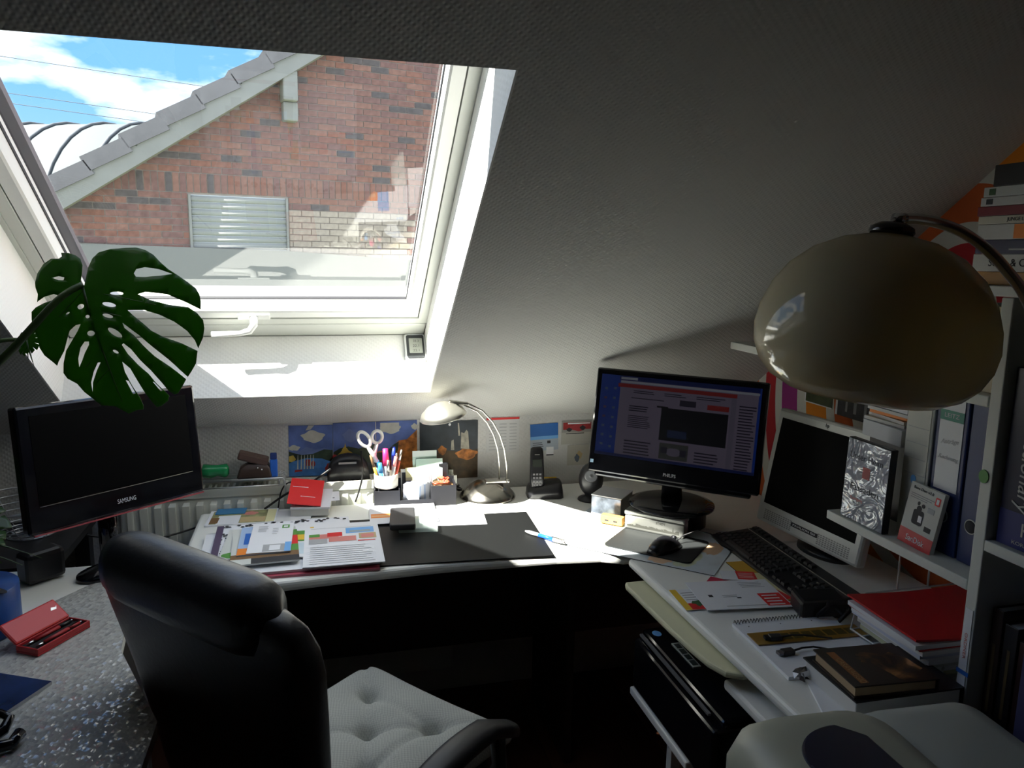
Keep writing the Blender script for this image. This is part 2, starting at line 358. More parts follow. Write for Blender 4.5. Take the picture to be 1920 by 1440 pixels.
b.add([(x, 0.0, z) for x, z in wp] + [(x, 8.0, z) for x, z in wp], [(0,1,2,3,4),(9,8,7,6,5)] + [(i,(i+1)%5,5+(i+1)%5,5+i) for i in range(5)])
b.build('wall', [MORT], house)
# plinth in white render
b = B(); pl = [(-2.95, hz(-3)), (8.0, hz(-3)), (8.0, hz(1.10)), (0.357, hz(1.535)), (-2.95, hz(1.605))]
b.add([(x, -0.06, z) for x, z in pl] + [(x, 0.0, z) for x, z in pl], [tuple(range(5)), (9,8,7,6,5)] + [(i,(i+1)%5,5+(i+1)%5,5+i) for i in range(5)])
b.build('rendered_plinth', [mat('white_render', (0.23, 0.23, 0.22), 0.9, bump=0.2)], house)
# bricks
SHX0, SHX1, SHZ0, SHZ1 = -0.886, 0.366, 1.50, 2.235
cells = []
zc = 1.432; row = 0
SOL0 = 2.262
def put(x, z, wd, ht, k):
    if z + 0.5*ht > min(roofz(x), roofz(x+wd)) + 0.16: return
    x1 = x + wd
    if z < SHZ1 + 0.012 and z + ht > 1.0:                       # stop at the shutter opening
        if x >= SHX0-0.01 and x1 <= SHX1+0.01: return
        if x < SHX0-0.01 < x1: x1 = SHX0-0.012
        elif x < SHX1+0.01 < x1: x = SHX1+0.012
    if x1 - x > 0.015: cells.append((x, z, x1-x, ht, k))
SOLH = 0.235
while zc < 5.8:
    if SOL0 - 0.05 < zc < SOL0 + 0.24:
        zc = SOL0; x = -2.8
        while x < 5.0: put(x, zc, 0.071, SOLH, 's'); x += 0.083
        zc = SOL0 + 0.249; row += 1; continue
    x = -2.85 + (0.125 if row % 2 else 0.0)
    while x < 5.2: put(x, zc, 0.24, 0.071, 'h'); x += 0.252
    zc += 0.083; row += 1
meshes = {}
def brick_mesh(kind, mi):
    if (kind, mi) in meshes: return meshes[(kind, mi)]
    wd, ht = (0.24, 0.071) if kind == 'h' else (0.071, 0.235)
    q = B(); q.box(0, -0.010, 0, wd, 0.004, ht); o = q.build('brick', [BR[mi] if mi < 5 else VEILB]); me = o.data; bpy.data.objects.remove(o); meshes[(kind, mi)] = me; return me
def seen(c): return -2.5 < c[0] < 2.6 and 1.5 < c[1] < 4.3 and c[1] < roofz(c[0]) + 0.02
cells.sort(key=lambda c: (not seen(c), -c[1] if not seen(c) else abs(c[0] - 0.6) + abs(c[1] - 2.6)))
rest = B(); n_ = 0
for c in cells:
    if c[0] > SHX1 - 0.02 and c[1] < 2.05 and c[0] < 2.0: mi = 5  # band right of the shutter gets the painted glass veil
    else: mi = random.choice((0,0,1,1,2,2,3,3,0,1,2,4))
    if n_ < 300 and seen(c):
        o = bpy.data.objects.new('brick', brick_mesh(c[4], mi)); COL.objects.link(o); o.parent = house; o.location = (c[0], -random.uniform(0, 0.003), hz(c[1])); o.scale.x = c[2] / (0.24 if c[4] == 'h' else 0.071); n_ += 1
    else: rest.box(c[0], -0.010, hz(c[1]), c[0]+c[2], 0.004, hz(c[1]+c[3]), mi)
ro = rest.build('bricks', BR + [VEILB], house); ro['kind'] = 'stuff'
# verge: white board, tiles, roof slab
TILE = mat('roof_tile_grey', (0.11, 0.11, 0.12), 0.8, vary=0.15, vscale=5)
VERG = mat('verge_white', (0.30, 0.295, 0.275), 0.7, vary=0.06, vscale=3)
for sgn in (1, -1):
    def X(x): return x if sgn == 1 else 2*RX - x
    b = B(); x0, x1 = -3.2, RX
    pts = [(X(x0), hz(roofz(x0))), (X(x1), hz(roofz(x1))), (X(x1), hz(roofz(x1))+0.27), (X(x0), hz(roofz(x0))+0.27)]
    b.add([(x, -0.30, z) for x, z in pts] + [(x, -0.02, z) for x, z in pts], [(0,1,2,3),(7,6,5,4),(0,4,5,1),(1,5,6,2),(2,6,7,3),(3,7,4,0)])
    vb = b.build('verge_board', [VERG], house)
    for k in range(20 if sgn == 1 else 0):
        q = B(); xx = -3.0 + 0.31*k; q.tube([(xx, -0.297, hz(roofz(xx))+0.225), (xx, -0.312, hz(roofz(xx))+0.225)], 0.010, 6); q.build('nail', [mat('nail_dark', (0.1,0.1,0.09), 0.6)], vb)
    b = B(); pts = [(X(x0), hz(roofz(x0))+0.24), (X(x1), hz(roofz(x1))+0.24), (X(x1), hz(roofz(x1))+0.32), (X(x0), hz(roofz(x0))+0.32)]
    b.add([(x, -0.02, z) for x, z in pts] + [(x, 8.2, z) for x, z in pts], [(0,1,2,3),(7,6,5,4),(0,4,5,1),(1,5,6,2),(2,6,7,3),(3,7,4,0)])
    b.build('roof_slab', [TILE], house)
    ang = math.atan(0.679)
    tm = None
    for k in range(16):
        x = -3.25 + 0.425*k
        if tm is None:
            q = B(); L_ = 0.53; q.add([(0,-0.34,-0.02),(L_,-0.34,-0.07),(L_,-0.34,0.115),(0,-0.34,0.165),(0,0.4,-0.02),(L_,0.4,-0.07),(L_,0.4,0.115),(0,0.4,0.165)], [(0,1,2,3),(7,6,5,4),(0,4,5,1),(1,5,6,2),(2,6,7,3),(3,7,4,0)])
            o = q.build('roof_tile', [TILE], house, bevel=0.01, seg=1); tm = o.data
        else:
            o = bpy.data.objects.new('roof_tile', tm); COL.objects.link(o); o.parent = house
        o.location = (X(x), 0, hz(roofz(x)) + 0.265)
        o.rotation_euler = (0, -ang, 0) if sgn == 1 else (0, -ang, PI)
        if sgn == -1: o.location.y = 0.06
# roller shutter
sh = B(); sh.box(SHX0, -0.004, hz(SHZ0-0.1), SHX1, 0.05, hz(SHZ1)); so = sh.build('roller_shutter', [mat('shutter_frame', (0.55,0.58,0.57), 0.6)], house)
SLAT = mat('shutter_slat', (0.36, 0.365, 0.35), 0.8); sm_ = None
for k in range(9):
    z = SHZ1 - 0.085*(k+1) - 0.005
    if sm_ is None:
        q = B(); prof = [(-0.006,0),(-0.022,0.02),(-0.026,0.045),(-0.018,0.070),(-0.006,0.078),(0.0,0.078),(0.0,0)]
        q.loft([[(SHX0+0.03, y, zz) for y, zz in prof], [(SHX1-0.03, y, zz) for y, zz in prof]], 0, True); o = q.build('slat', [SLAT], so); sm_ = o.data
    else: o = bpy.data.objects.new('slat', sm_); COL.objects.link(o); o.parent = so
    o.location = (0, 0, hz(z))
for x in (SHX0, SHX1-0.03):
    q = B(); q.box(x, -0.035, hz(SHZ0-0.1), x+0.03, 0, hz(SHZ1)); q.build('guide_rail', [VERG], so)
# purlin end clad in white, under the verge
q = B(); q.box(0.305, -0.28, hz(3.47), 0.495, 0.0, hz(3.85)); q.box(0.318, -0.18, hz(3.23), 0.508, 0.0, hz(3.47)); q.build('purlin_end', [VERG], house, bevel=0.02)
# barrel vaulted hall with ribs
vl = empty('barrel_roof_hall', (-4.6, 20.0, -3.0), R(-20), 'white barrel vaulted roof with dark ribs beyond the brick house', 'hall')
RV = 2.7; ZC = hz(1.62)
b = B(); n = 20; arc = [(RV*math.cos(PI*i/n), RV*math.sin(PI*i/n)) for i in range(n+1)]
b.loft([[(x, -c_, ZC + s_) for c_, s_ in arc] for x in (-7, 5)], 0, True)
b.build('vault_skin', [mat('vault_white', (0.10, 0.113, 0.117), 0.8)], vl)
b = B(); b.box(-7, -RV, 0, 5, RV, ZC); b.build('wall', [VERG], vl)
rm = None
for k in range(14):
    if rm is None:
        q = B(); q.tube([(0, -1.01*c_, ZC + 1.01*s_) for c_, s_ in arc], 0.035, 6); o = q.build('rib', [mat('rib_dark', (0.08,0.09,0.10), 0.6)], vl); rm = o.data
    else: o = bpy.data.objects.new('rib', rm); COL.objects.link(o); o.parent = vl
    o.location = (-6.8 + 0.88*k, 0, 0)
for i, (z0, z1, lab) in enumerate(((4.85,4.62,'topmost overhead cable crossing the blue sky'),(4.24,4.0,'second overhead cable from the top in the sky'),(4.07,3.83,'third overhead cable just below the second one'),(3.68,3.5,'lowest overhead cable just above the ribbed vault'))):
    z0, z1 = 1.51 + (z0-1.51)*1.5, 1.51 + (z1-1.51)*1.5
    q = B(); q.tube([(-18 + 1.35*t, 0, 0.07*((t-10)/10)**2 + (z0-6) + (z1-z0)*(t*1.35-10)/4.05) for t in range(21)], 0.009, 5)
    o = q.build('power_cable', [mat('cable_far', (0.06,0.07,0.08), 0.6)], loc=(0, 24.0, 6.0)); tag(o, lab, 'cable', 'overhead cables')
# ================================================================ desks
DZ = 0.73
EDGE = mat('desk_edge_band', (0.66, 0.66, 0.58), 0.4)
desk = empty('corner_desk', (0.4, 2.1, 0), 0, 'white corner desk with rounded front edge below the skylight', 'desk')
b = B(); pl = [(-0.355,1.80),(-0.15,1.808),(0.05,1.825),(0.3,1.838),(0.6,1.828),(0.72,1.815),(0.775,1.79),(0.85,1.79),(1.44,1.79),(1.44,2.452),(0.425,2.452),(0.425,2.372),(-0.355,2.372)]
b.prism([(x-0.4, y-2.1) for x, y in pl], DZ-0.028, DZ); b.build('desktop', [DESKW], desk, bevel=0.010, seg=3)
for x, y0, y1 in ((-0.30,1.95,2.34),(0.70,1.98,2.34)):
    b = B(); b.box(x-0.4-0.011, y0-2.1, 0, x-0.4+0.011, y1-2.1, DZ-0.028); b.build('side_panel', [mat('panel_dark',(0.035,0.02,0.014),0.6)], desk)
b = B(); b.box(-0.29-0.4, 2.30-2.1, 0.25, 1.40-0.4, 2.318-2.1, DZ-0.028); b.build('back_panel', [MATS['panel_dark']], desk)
ret = empty('desk_return', (1.1, 1.4, 0), 0, 'white return desk running along the gable wall to the printer', 'desk')
b = B(); pl = [(0.80,1.788),(0.778,1.77),(0.782,1.60),(0.788,1.3),(0.792,0.97),(1.105,0.97),(1.105,1.075),(1.44,1.075),(1.44,1.788)]
b.prism([(x-1.1, y-1.4) for x, y in pl], DZ-0.024, DZ); b.build('desktop', [DESKW], ret, bevel=0.010, seg=3)
b = B(); b.box(0.790-1.1, 0.99-1.4, 0.640, 1.43-1.1, 1.292-1.4, 0.662); b.build('drawer_board', [DESKW], ret, bevel=0.006)
b = B(); b.box(0.742-1.1, 1.34-1.4, 0.425, 1.40-1.1, 1.645-1.4, 0.445); b.build('lower_shelf', [DESKW], ret, bevel=0.004)
for x, y in ((0.805,1.515),(1.38,1.56)):
    b = B(); b.box(x-1.1-0.012, y-1.4-0.012, 0, x-1.1+0.012, y-1.4+0.012, 0.425); b.build('leg', [DESKW], ret)
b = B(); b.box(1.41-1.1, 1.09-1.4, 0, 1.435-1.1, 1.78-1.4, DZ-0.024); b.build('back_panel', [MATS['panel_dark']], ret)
b = B(); b.box(0.83-1.1, 0.98-1.4, 0, 0.852-1.1, 1.00-1.4, 0.64); b.build('leg', [DESKW], ret)
# pull-out tray
b = B(); pl = [(0.742,1.70),(0.735,1.68),(0.742,1.45),(0.748,1.36),(0.755,1.30),(0.772,1.255),(0.80,1.238),(0.83,1.24),(0.86,1.26),(0.86,1.70)]
b.prism([(x-0.8,y-1.5) for x,y in pl], 0, 0.014)
tag(b.build('pull_out_tray', [mat('tray_cream', (0.70,0.68,0.46), 0.4)], loc=(0.8,1.5,0.686), bevel=0.005, seg=2), 'cream pull-out tray with rounded corner under the return desk', 'tray')
# black device on the lower shelf
dv = empty('black_printer', (0.93, 1.44, 0.446), 0, 'black desktop printer on the shelf under the return desk', 'printer')
b = B(); b.prism([(-0.185,-0.20),(0.18,-0.20),(0.18,0.20),(-0.185,0.20)], 0.0, 0.135); b.prism([(-0.165,-0.20),(0.18,-0.20),(0.18,0.20),(-0.165,0.20)], 0.135, 0.155); b.build('body', [GLOSS], dv, bevel=0.012, seg=3)
b = B(); b.box(-0.183,-0.17,0.152,-0.176,0.17,0.157); b.build('trim_strip', [mat('strip_dim',(0.16,0.16,0.16),0.5)], dv)
b = B(); b.box(-0.128,0.0,0.1555,-0.108,0.11,0.1575); bp = b.build('button_strip', [mat('strip_silver',(0.55,0.57,0.52),0.4)], dv)
for k in range(4):
    q = B(); q.box(-0.125,0.006+0.026*k,0.1575,-0.112,0.026+0.026*k,0.1585); q.build('button', [mat('button_dark',(0.05,0.06,0.05),0.4)], bp)
b = B(); b.prism(ell(-0.14,0.165,0.011,0.014), 0.1555,0.1562); b.build('badge', [LBLUE], dv)
# left desk with embossed vinyl
ld = empty('side_desk', (-0.75, 1.2, 0), 0, 'white side desk at the left under the television', 'desk')
b = B(); b.prism([(-0.45,-0.75),(0.468,-0.75),(0.472,0.08),(0.356,0.35),(0.325,0.60),(0.325,0.82),(-0.45,0.82)], DZ-0.03, DZ-0.002); b.build('desktop', [DESKW], ld, bevel=0.004)
for x in (-0.40,0.28):
    for y in (-0.7,0.77):
        b = B(); b.box(x-0.02,y-0.02,0,x+0.02,y+0.02,DZ-0.03); b.build('leg', [DESKW], ld)
def vinyl_mat():
    m = mat('embossed_vinyl', (0.46,0.46,0.43), 0.07, 0.0, 1.0); t = m.node_tree; bs = t.nodes['Principled BSDF']
    co = t.nodes.new('ShaderNodeTexCoord'); mp = t.nodes.new('ShaderNodeMapping'); t.links.new(co.outputs['Object'], mp.inputs[0]); mp.inputs['Rotation'].default_value=(0,0,R(20)); mp.inputs['Scale'].default_value=(1,0.75,1)
    v = t.nodes.new('ShaderNodeTexVoronoi'); v.feature='F1'; v.distance='CHEBYCHEV'; v.inputs['Scale'].default_value=150; v.inputs['Randomness'].default_value=0.55; t.links.new(mp.outputs[0], v.inputs['Vector'])
    # every embossed facet is tilted a little its own way
    sb_ = t.nodes.new('ShaderNodeVectorMath'); sb_.operation='SUBTRACT'; sb_.inputs[1].default_value=(0.5,0.5,0.5); t.links.new(v.outputs['Color'], sb_.inputs[0])
    sc_ = t.nodes.new('ShaderNodeVectorMath'); sc_.operation='MULTIPLY'; sc_.inputs[1].default_value=(0.42,0.42,0.0); t.links.new(sb_.outputs[0], sc_.inputs[0])
    ge = t.nodes.new('ShaderNodeNewGeometry')
    ad = t.nodes.new('ShaderNodeVectorMath'); ad.operation='ADD'; t.links.new(ge.outputs['Normal'], ad.inputs[0]); t.links.new(sc_.outputs[0], ad.inputs[1])
    nr_ = t.nodes.new('ShaderNodeVectorMath'); nr_.operation='NORMALIZE'; t.links.new(ad.outputs[0], nr_.inputs[0])
    bp = t.nodes.new('ShaderNodeBump'); bp.inputs['Strength'].default_value=0.5; bp.inputs['Distance'].default_value=0.0012; t.links.new(v.outputs['Distance'], bp.inputs['Height']); t.links.new(nr_.outputs[0], bp.inputs['Normal']); t.links.new(bp.outputs[0], bs.inputs['Normal'])
    return m
b = B(); b.prism([(-0.42,-0.72),(0.469,-0.72),(0.473,0.08),(0.357,0.35),(0.326,0.60),(0.326,0.72),(0.22,0.70),(0.10,0.52),(-0.42,-0.1)], 0, 0.002)
b.T = Matrix.Identity(4)
tag(b.build('vinyl_mat', [vinyl_mat()], loc=(-0.75,1.2,DZ-0.002)), 'shiny embossed vinyl mat covering the side desk', 'desk mat')

# ================================================================ radiator
rad = empty('radiator', (-0.08, 2.415, 0.12), 0, 'cream panel radiator on the knee wall behind the desk', 'radiator')
RADM = mat('radiator_enamel', (0.66, 0.67, 0.60), 0.4)
b = B(); b.box(-0.50,-0.03,0,0.50,0.03,0.655); b.build('body', [RADM], rad, bevel=0.006)
b = B(); b.box(-0.51,-0.036,0.655,0.51,0.036,0.662); b.box(-0.51,-0.036,0.662,0.51,-0.030,0.682); b.box(-0.51,0.030,0.662,0.51,0.036,0.682); gr = b.build('top_grille', [RADM], rad)
b = B()
for k in range(58): x = -0.5+0.0175*k; b.box(x,-0.03,0.672,x+0.007,0.03,0.678)
go = b.build('grille_bars', [RADM], gr); go['kind'] = 'stuff'
rm = None
for k in range(25):
    if rm is None:
        q = B(); q.loft([[(-0.008,-0.03,0.03),(-0.013,-0.038,0.035),(0.007,-0.038,0.035),(0.002+0.006,-0.03,0.03)], [(-0.008,-0.03,0.642),(-0.013,-0.038,0.632),(0.007,-0.038,0.632),(0.008,-0.03,0.642)]], 0, False)
        o = q.build('rib', [RADM], rad, bevel=0.004, seg=2); rm = o.data
    else: o = bpy.data.objects.new('rib', rm); COL.objects.link(o); o.parent = rad
    o.location = (-0.47+0.039*k, 0, 0)
# wire rack hooked on the radiator
rk = empty('wire_rack', (-0.225, 2.41, 0.80), 0, 'small chrome wire rack standing on the radiator top', 'rack')
for k in range(6):
    q = B(); y = -0.042+0.017*k; q.tube([(-0.14,y,0.026),(0.105,y,0.026),(0.113,y,0.022),(0.115,y,0.010)], 0.0018, 6); q.build('wire', [WIRE], rk)
q = B(); q.tube([(-0.14,-0.048,0.030),(0.112,-0.048,0.030),(0.118,-0.050,0.02),(0.118,-0.052,-0.016)],0.0028,6); q.build('front_rail', [WIRE], rk)
q = B(); q.tube([(-0.14,-0.046,0.008),(0.114,-0.046,0.008)],0.0028,6); q.build('lower_rail', [WIRE], rk)
for x in (-0.12,0.10):
    for y in (-0.046,0.04):
        q = B(); q.tube([(x,y,0.027),(x,y,0.005)],0.0022,6); q.build('foot', [WIRE], rk)
# things on the rack
q = B()
secs=[]
for i,(x,r) in enumerate(((-0.045,0.012),(-0.04,0.022),(-0.02,0.021),(0.0,0.017),(0.02,0.021),(0.028,0.020),(0.033,0.010))):
    secs.append([(x, r*0.9*math.cos(2*PI*k/14), 0.021+r*math.sin(2*PI*k/14)+(0.002 if i%2 else 0)) for k in range(14)])
q.loft(secs); tag(q.build('green_bottle', [mat('green_glossy', (0.02,0.26,0.09), 0.15)], loc=(-0.305,2.405,0.829)), 'dark green lumpy plastic bottle lying on the wire rack', 'bottle')
LEA = mat('dark_brown_leather', (0.045,0.025,0.018), 0.45)
pu = empty('leather_pouch', (-0.195,2.405,0.828), 0, 'dark brown leather pouch leaning open on the wire rack', 'pouch')
q = B(); q.loft([[(-0.055,-0.03,0),(0.05,-0.03,0),(0.05,0.03,0),(-0.055,0.03,0)],[(-0.045,-0.025,0.03),(0.045,-0.025,0.03),(0.045,0.025,0.03),(-0.045,0.025,0.03)],[(-0.02,-0.018,0.045),(0.035,-0.018,0.045),(0.035,0.018,0.045),(-0.02,0.018,0.045)]],0,True); q.build('body', [LEA], pu, bevel=0.006)
q = B(); q.T = Matrix.Translation((-0.005,0.0,0.058)) @ Matrix.Rotation(R(17),4,'Y'); q.box(-0.045,-0.022,-0.012,0.045,0.022,0.012); q.build('flap', [mat('brown_leather', (0.09,0.05,0.04), 0.5)], pu, bevel=0.005)
for x in (0.008,0.020):
    q = B(); q.lathe([(0.0,0),(0.003,0.001),(0.0032,0.003),(0.0,0.004)],8); q.T=Matrix.Identity(4); o=q.build('stud', [CHROME], pu, (x,-0.025,0.033-0.006*(x>0.01)), (R(70),0,0))
pg = empty('clothes_peg', (-0.14,2.39,0.828), 0, 'blue plastic peg standing upright on the wire rack', 'peg')
q = B(); q.box(-0.011,-0.008,0,0.011,0.008,0.055); q.build('jaw', [mat('peg_blue',(0.02,0.14,0.62),0.4)], pg, bevel=0.003)
q = B(); q.box(-0.010,-0.006,0.055,0.010,0.007,0.075); q.build('grip', [mat('peg_dark_blue',(0.015,0.04,0.18),0.4)], pg, bevel=0.003)
# router and grey box behind the organizer
rt = empty('black_router', (0.085,2.412,0.804), 0, 'black domed device with silver stripe behind the pen cup', 'router')
q = B(); secs=[]
for i in range(9):
    a=PI*i/8; x=-0.065*math.cos(a); h=0.018+0.062*math.sin(a)**0.8; secs.append([(x,-0.022,0),(x,-0.022,h*0.8),(x,-0.012,h),(x,0.012,h),(x,0.022,h*0.8),(x,0.022,0)])
q.loft(secs,0,True); q.build('body', [BLACK], rt)
q = B(); q.box(-0.03,-0.0245,0.052,0.025,-0.0215,0.058); q.build('stripe', [STEEL], rt)
# ================================================================ television on the side desk
def panel_frame(bl, br, tl):
    """matrix with x along the bottom edge, y up the face, z out of the face"""
    bl,br,tl=Vector(bl),Vector(br),Vector(tl); return frame((bl+br)/2, br-bl, tl-bl), (br-bl).length, (tl-bl).length
MW,W_,H_ = panel_frame((-0.608,1.764,0.90),(-0.296,2.068,0.891),(-0.606,1.811,1.176))
BASEM = Matrix.Translation((-0.505,1.965,DZ+0.0)) @ Matrix.Rotation(R(44.3),4,'Z')
tv = mempty('television', BASEM, 'black flat television switched off on the side desk', 'television')
iv = BASEM.inverted()
def sub(m): return iv @ m
q = B(); q.T = sub(MW); q.box(-W_/2,0,-0.03,W_/2,H_,0.0); q.build('casing', [GLOSS], tv, bevel=0.006)
q = B(); q.T = sub(MW); q.box(-W_/2+0.028,0.062,0.0,W_/2-0.028,H_-0.022,0.0012); q.build('screen', [mat('dead_screen',(0.002,0.002,0.0025),0.5,0,0.05)], tv)
q = B(); q.T = sub(MW); q.box(-W_/2+0.028,0.058,0.0005,W_/2-0.03,0.0595,0.0016); q.build('trim_line', [STEEL], tv)
q = B(); q.T = sub(MW); q.box(-W_/2+0.01,-0.003,-0.004,W_/2-0.004,0.0,0.002); q.build('lower_lip', [mat('pink_clear_lip',(0.35,0.08,0.09),0.1)], tv)
q = B(); q.T = sub(MW); q.box(-0.10,0.05,-0.06,0.10,H_-0.06,-0.03); q.build('back_housing', [BLACK], tv, bevel=0.01)
q = B(); q.lathe([(0,0),(0.085,0),(0.083,0.010),(0.04,0.018),(0,0.02)],36,(0,0.0,0),0,1.0,0.6); q.build('foot', [GLOSS], tv)
q = B(); q.tube([(0,0.0,0.02),(0,0.005,0.19)],0.022,14); q.build('neck', [GLOSS], tv)
t_ = text('SAMSUNG', 0.015, mat('logo_silver',(0.6,0.6,0.62),0.4), tv, width=0.046); t_.matrix_local = sub(MW) @ Matrix.Translation((0.005,0.028,0.001))
# black cable box beside the tv foot
q = B(); q.box(-0.045,-0.03,0,0.045,0.03,0.075); o=q.build('set_top_box', [BLACK], loc=(-0.655,1.955,DZ), rot=R(44), bevel=0.012); tag(o,'small black ridged box standing below the television','box')
# ================================================================ main monitor
MW,W_,H_ = panel_frame((0.774,2.088,0.882),(1.149,1.767,0.877),(0.80,2.134,1.188))
BASEM = Matrix.Translation((1.005,1.990,0.792)) @ Matrix.Rotation(R(-40.6),4,'Z'); iv = BASEM.inverted()
def emis(name, col, s=1.0):
    return mat('screen_'+name, col, 0.5, 0, 0.2, emit=s*0.20)
S_DESK=emis('desktop_blue',(0.006,0.022,0.14)); S_PAGE=emis('page',(0.092,0.078,0.112)); S_PAGE2=emis('page_shade',(0.075,0.066,0.095)); S_RED=emis('red',(0.12,0.012,0.012)); S_TXT=emis('text',(0.012,0.010,0.02)); S_BLK=emis('picture',(0.002,0.002,0.004)); S_TOP=emis('title_bar',(0.004,0.008,0.05)); S_LT=emis('tab',(0.16,0.17,0.2)); S_GR=emis('photo_grey',(0.03,0.032,0.03)); S_DK=emis('photo_glow',(0.006,0.012,0.04)); S_IC=emis('icon',(0.05,0.07,0.11)); S_ICR=emis('icon_red',(0.06,0.03,0.05))
mo = mempty('computer_monitor', BASEM, 'black widescreen monitor showing a news web page', 'monitor')
q = B(); q.T = sub(MW); q.box(-W_/2,0,-0.028,W_/2,H_,0.0); q.build('casing', [GLOSS], mo, bevel=0.005)
# tapered lower chin
q = B(); q.T = sub(MW); q.box(-W_/2+0.02,-0.012,-0.025,W_/2-0.02,0.01,-0.002); q.build('chin', [GLOSS], mo, bevel=0.006)
pt=[]; 
def pr(x0,y0,x1,y1,m): pt.append((rect(x0,y0,x1,y1),m))
pr(0.13,0.0,0.985,0.955,S_PAGE); pr(0.12,0.945,0.99,1.0,S_TOP); pr(0.13,0.955,0.24,0.985,S_LT)
pr(0.13,0.915,0.99,0.94,S_LT); pr(0.115,0.86,0.86,0.905,S_RED); pr(0.83,0.0,0.86,0.86,S_PAGE2)
for i,(x0,x1) in enumerate(((0.22,0.36),(0.42,0.56),(0.62,0.80))):
    pt += lines(x0,0.80,x1,0.845,2,S_TXT,0.45)
pr(0.21,0.735,0.42,0.745,S_TXT); pr(0.52,0.70,0.62,0.77,S_TXT); pr(0.69,0.69,0.82,0.75,S_RED)
pr(0.41,0.27,0.82,0.66,S_BLK); pr(0.38,0.655,0.45,0.675,S_BLK); pr(0.46,0.31,0.58,0.40,S_DK)
pt += lines(0.20,0.58,0.35,0.66,3,S_TXT,0.5); pt += lines(0.20,0.38,0.36,0.54,7,S_TXT,0.4)
pr(0.42,0.05,0.60,0.24,S_GR); pt.append((ell(0.51,0.14,0.05,0.05),S_PAGE2)); pt.append((rect(0.43,0.12,0.47,0.19),S_TXT)); pt.append((rect(0.55,0.10,0.59,0.18),S_TXT))
pt += lines(0.19,0.02,0.37,0.24,6,S_TXT,0.4); pt += lines(0.64,0.02,0.80,0.20,5,S_TXT,0.4)
pt += lines(0.88,0.04,0.98,0.80,22,S_TXT,0.4)
for k in range(7): pr(0.03,0.12+0.115*k,0.05,0.15+0.115*k,S_ICR if k in (3,4,5) else S_IC); pr(0.09,0.10+0.12*k,0.108,0.13+0.12*k,S_IC)
pr(0.0,-0.0,1.0,0.035,S_TOP)
SW,SH = W_-0.034,H_-0.072
scr = sheet('screen', SW, SH, 0.0008, S_DESK, pt, None, None, parent=mo); scr.matrix_local = sub(MW) @ Matrix.Translation((0,0.054+SH/2,0.0))
t_ = text('PHILIPS', 0.014, mat('logo_silver',(0.6,0.6,0.62),0.4), mo, width=0.036); t_.matrix_local = sub(MW) @ Matrix.Translation((0.0,0.020,0.0006))
q = B(); q.T = sub(MW); q.box(-W_/2+0.006,0.026,0.0,-W_/2+0.016,0.036,0.001); q.build('sticker', [mat('sticker_blue',(0.45,0.65,0.85),0.5)], mo)
q = B(); q.lathe([(0,0),(0.125,0),(0.125,0.006),(0.10,0.014),(0.03,0.018),(0,0.018)],40,(0,0,0)); q.build('foot', [GLOSS], mo)
q = B(); q.loft([rrect(-0.022,-0.016,0.022,0.016,0.01), ] and [[(x,y,0.015) for x,y in rrect(-0.03,-0.018,0.03,0.018,0.012)],[(x,y-0.01,0.16) for x,y in rrect(-0.024,-0.014,0.024,0.014,0.01)]]); q.build('neck', [GLOSS], mo)
# round black tin carrying the foot
q = B(); q.lathe([(0,0),(0.090,0),(0.090,0.050),(0.092,0.051),(0.092,0.061),(0,0.061)],40); tag(q.build('round_tin', [mat('tin_black',(0.012,0.011,0.012),0.25)], loc=(1.025,2.0,DZ+0.0005)), 'round black tin under the foot of the wide monitor', 'tin')
# silver tin in front
ANG=R(-44)
tn = empty('silver_tin', (0.930,1.930,DZ+0.0055), ANG, 'embossed silver metal tin in front of the wide monitor', 'tin')
SIL = mat('tin_silver',(0.46,0.46,0.42),0.3,0.85,bump=0.15,bscale=60)
q = B(); q.box(-0.088,-0.02,0,0.088,0.022,0.042); q.build('body', [SIL], tn, bevel=0.004)
q = B(); q.box(-0.090,-0.022,0.042,0.090,0.024,0.055); q.build('lid', [SIL], tn, bevel=0.004)
q = B(); sk=[(-0.08,0.010)]; x=-0.08
random.seed(3)
while x<0.07: h=random.uniform(0.012,0.020); sk.append((x,h)); x+=random.uniform(0.003,0.008); sk.append((x,h))
sk+= [(0.055,0.014),(0.057,0.03),(0.060,0.014),(0.075,0.012),(0.075,0.010)]
sk=sorted(set(sk)); top=[(a,c) for a,c in sk]; 
for i in range(len(top)-1):
    q.poly([(top[i][0],-0.0206,0.009),(top[i+1][0],-0.0206,0.009),(top[i+1][0],-0.0206,top[i+1][1]),(top[i][0],-0.0206,top[i][1])])
q.build('skyline_relief', [mat('relief_dark',(0.10,0.10,0.085),0.5,0.5)], tn)
text('STADT', 0.009, mat('relief_dark',(0.10,0.10,0.085),0.5,0.5), tn, (0.02,-0.0207,0.032), (PI/2,0,0))
random.seed(11)
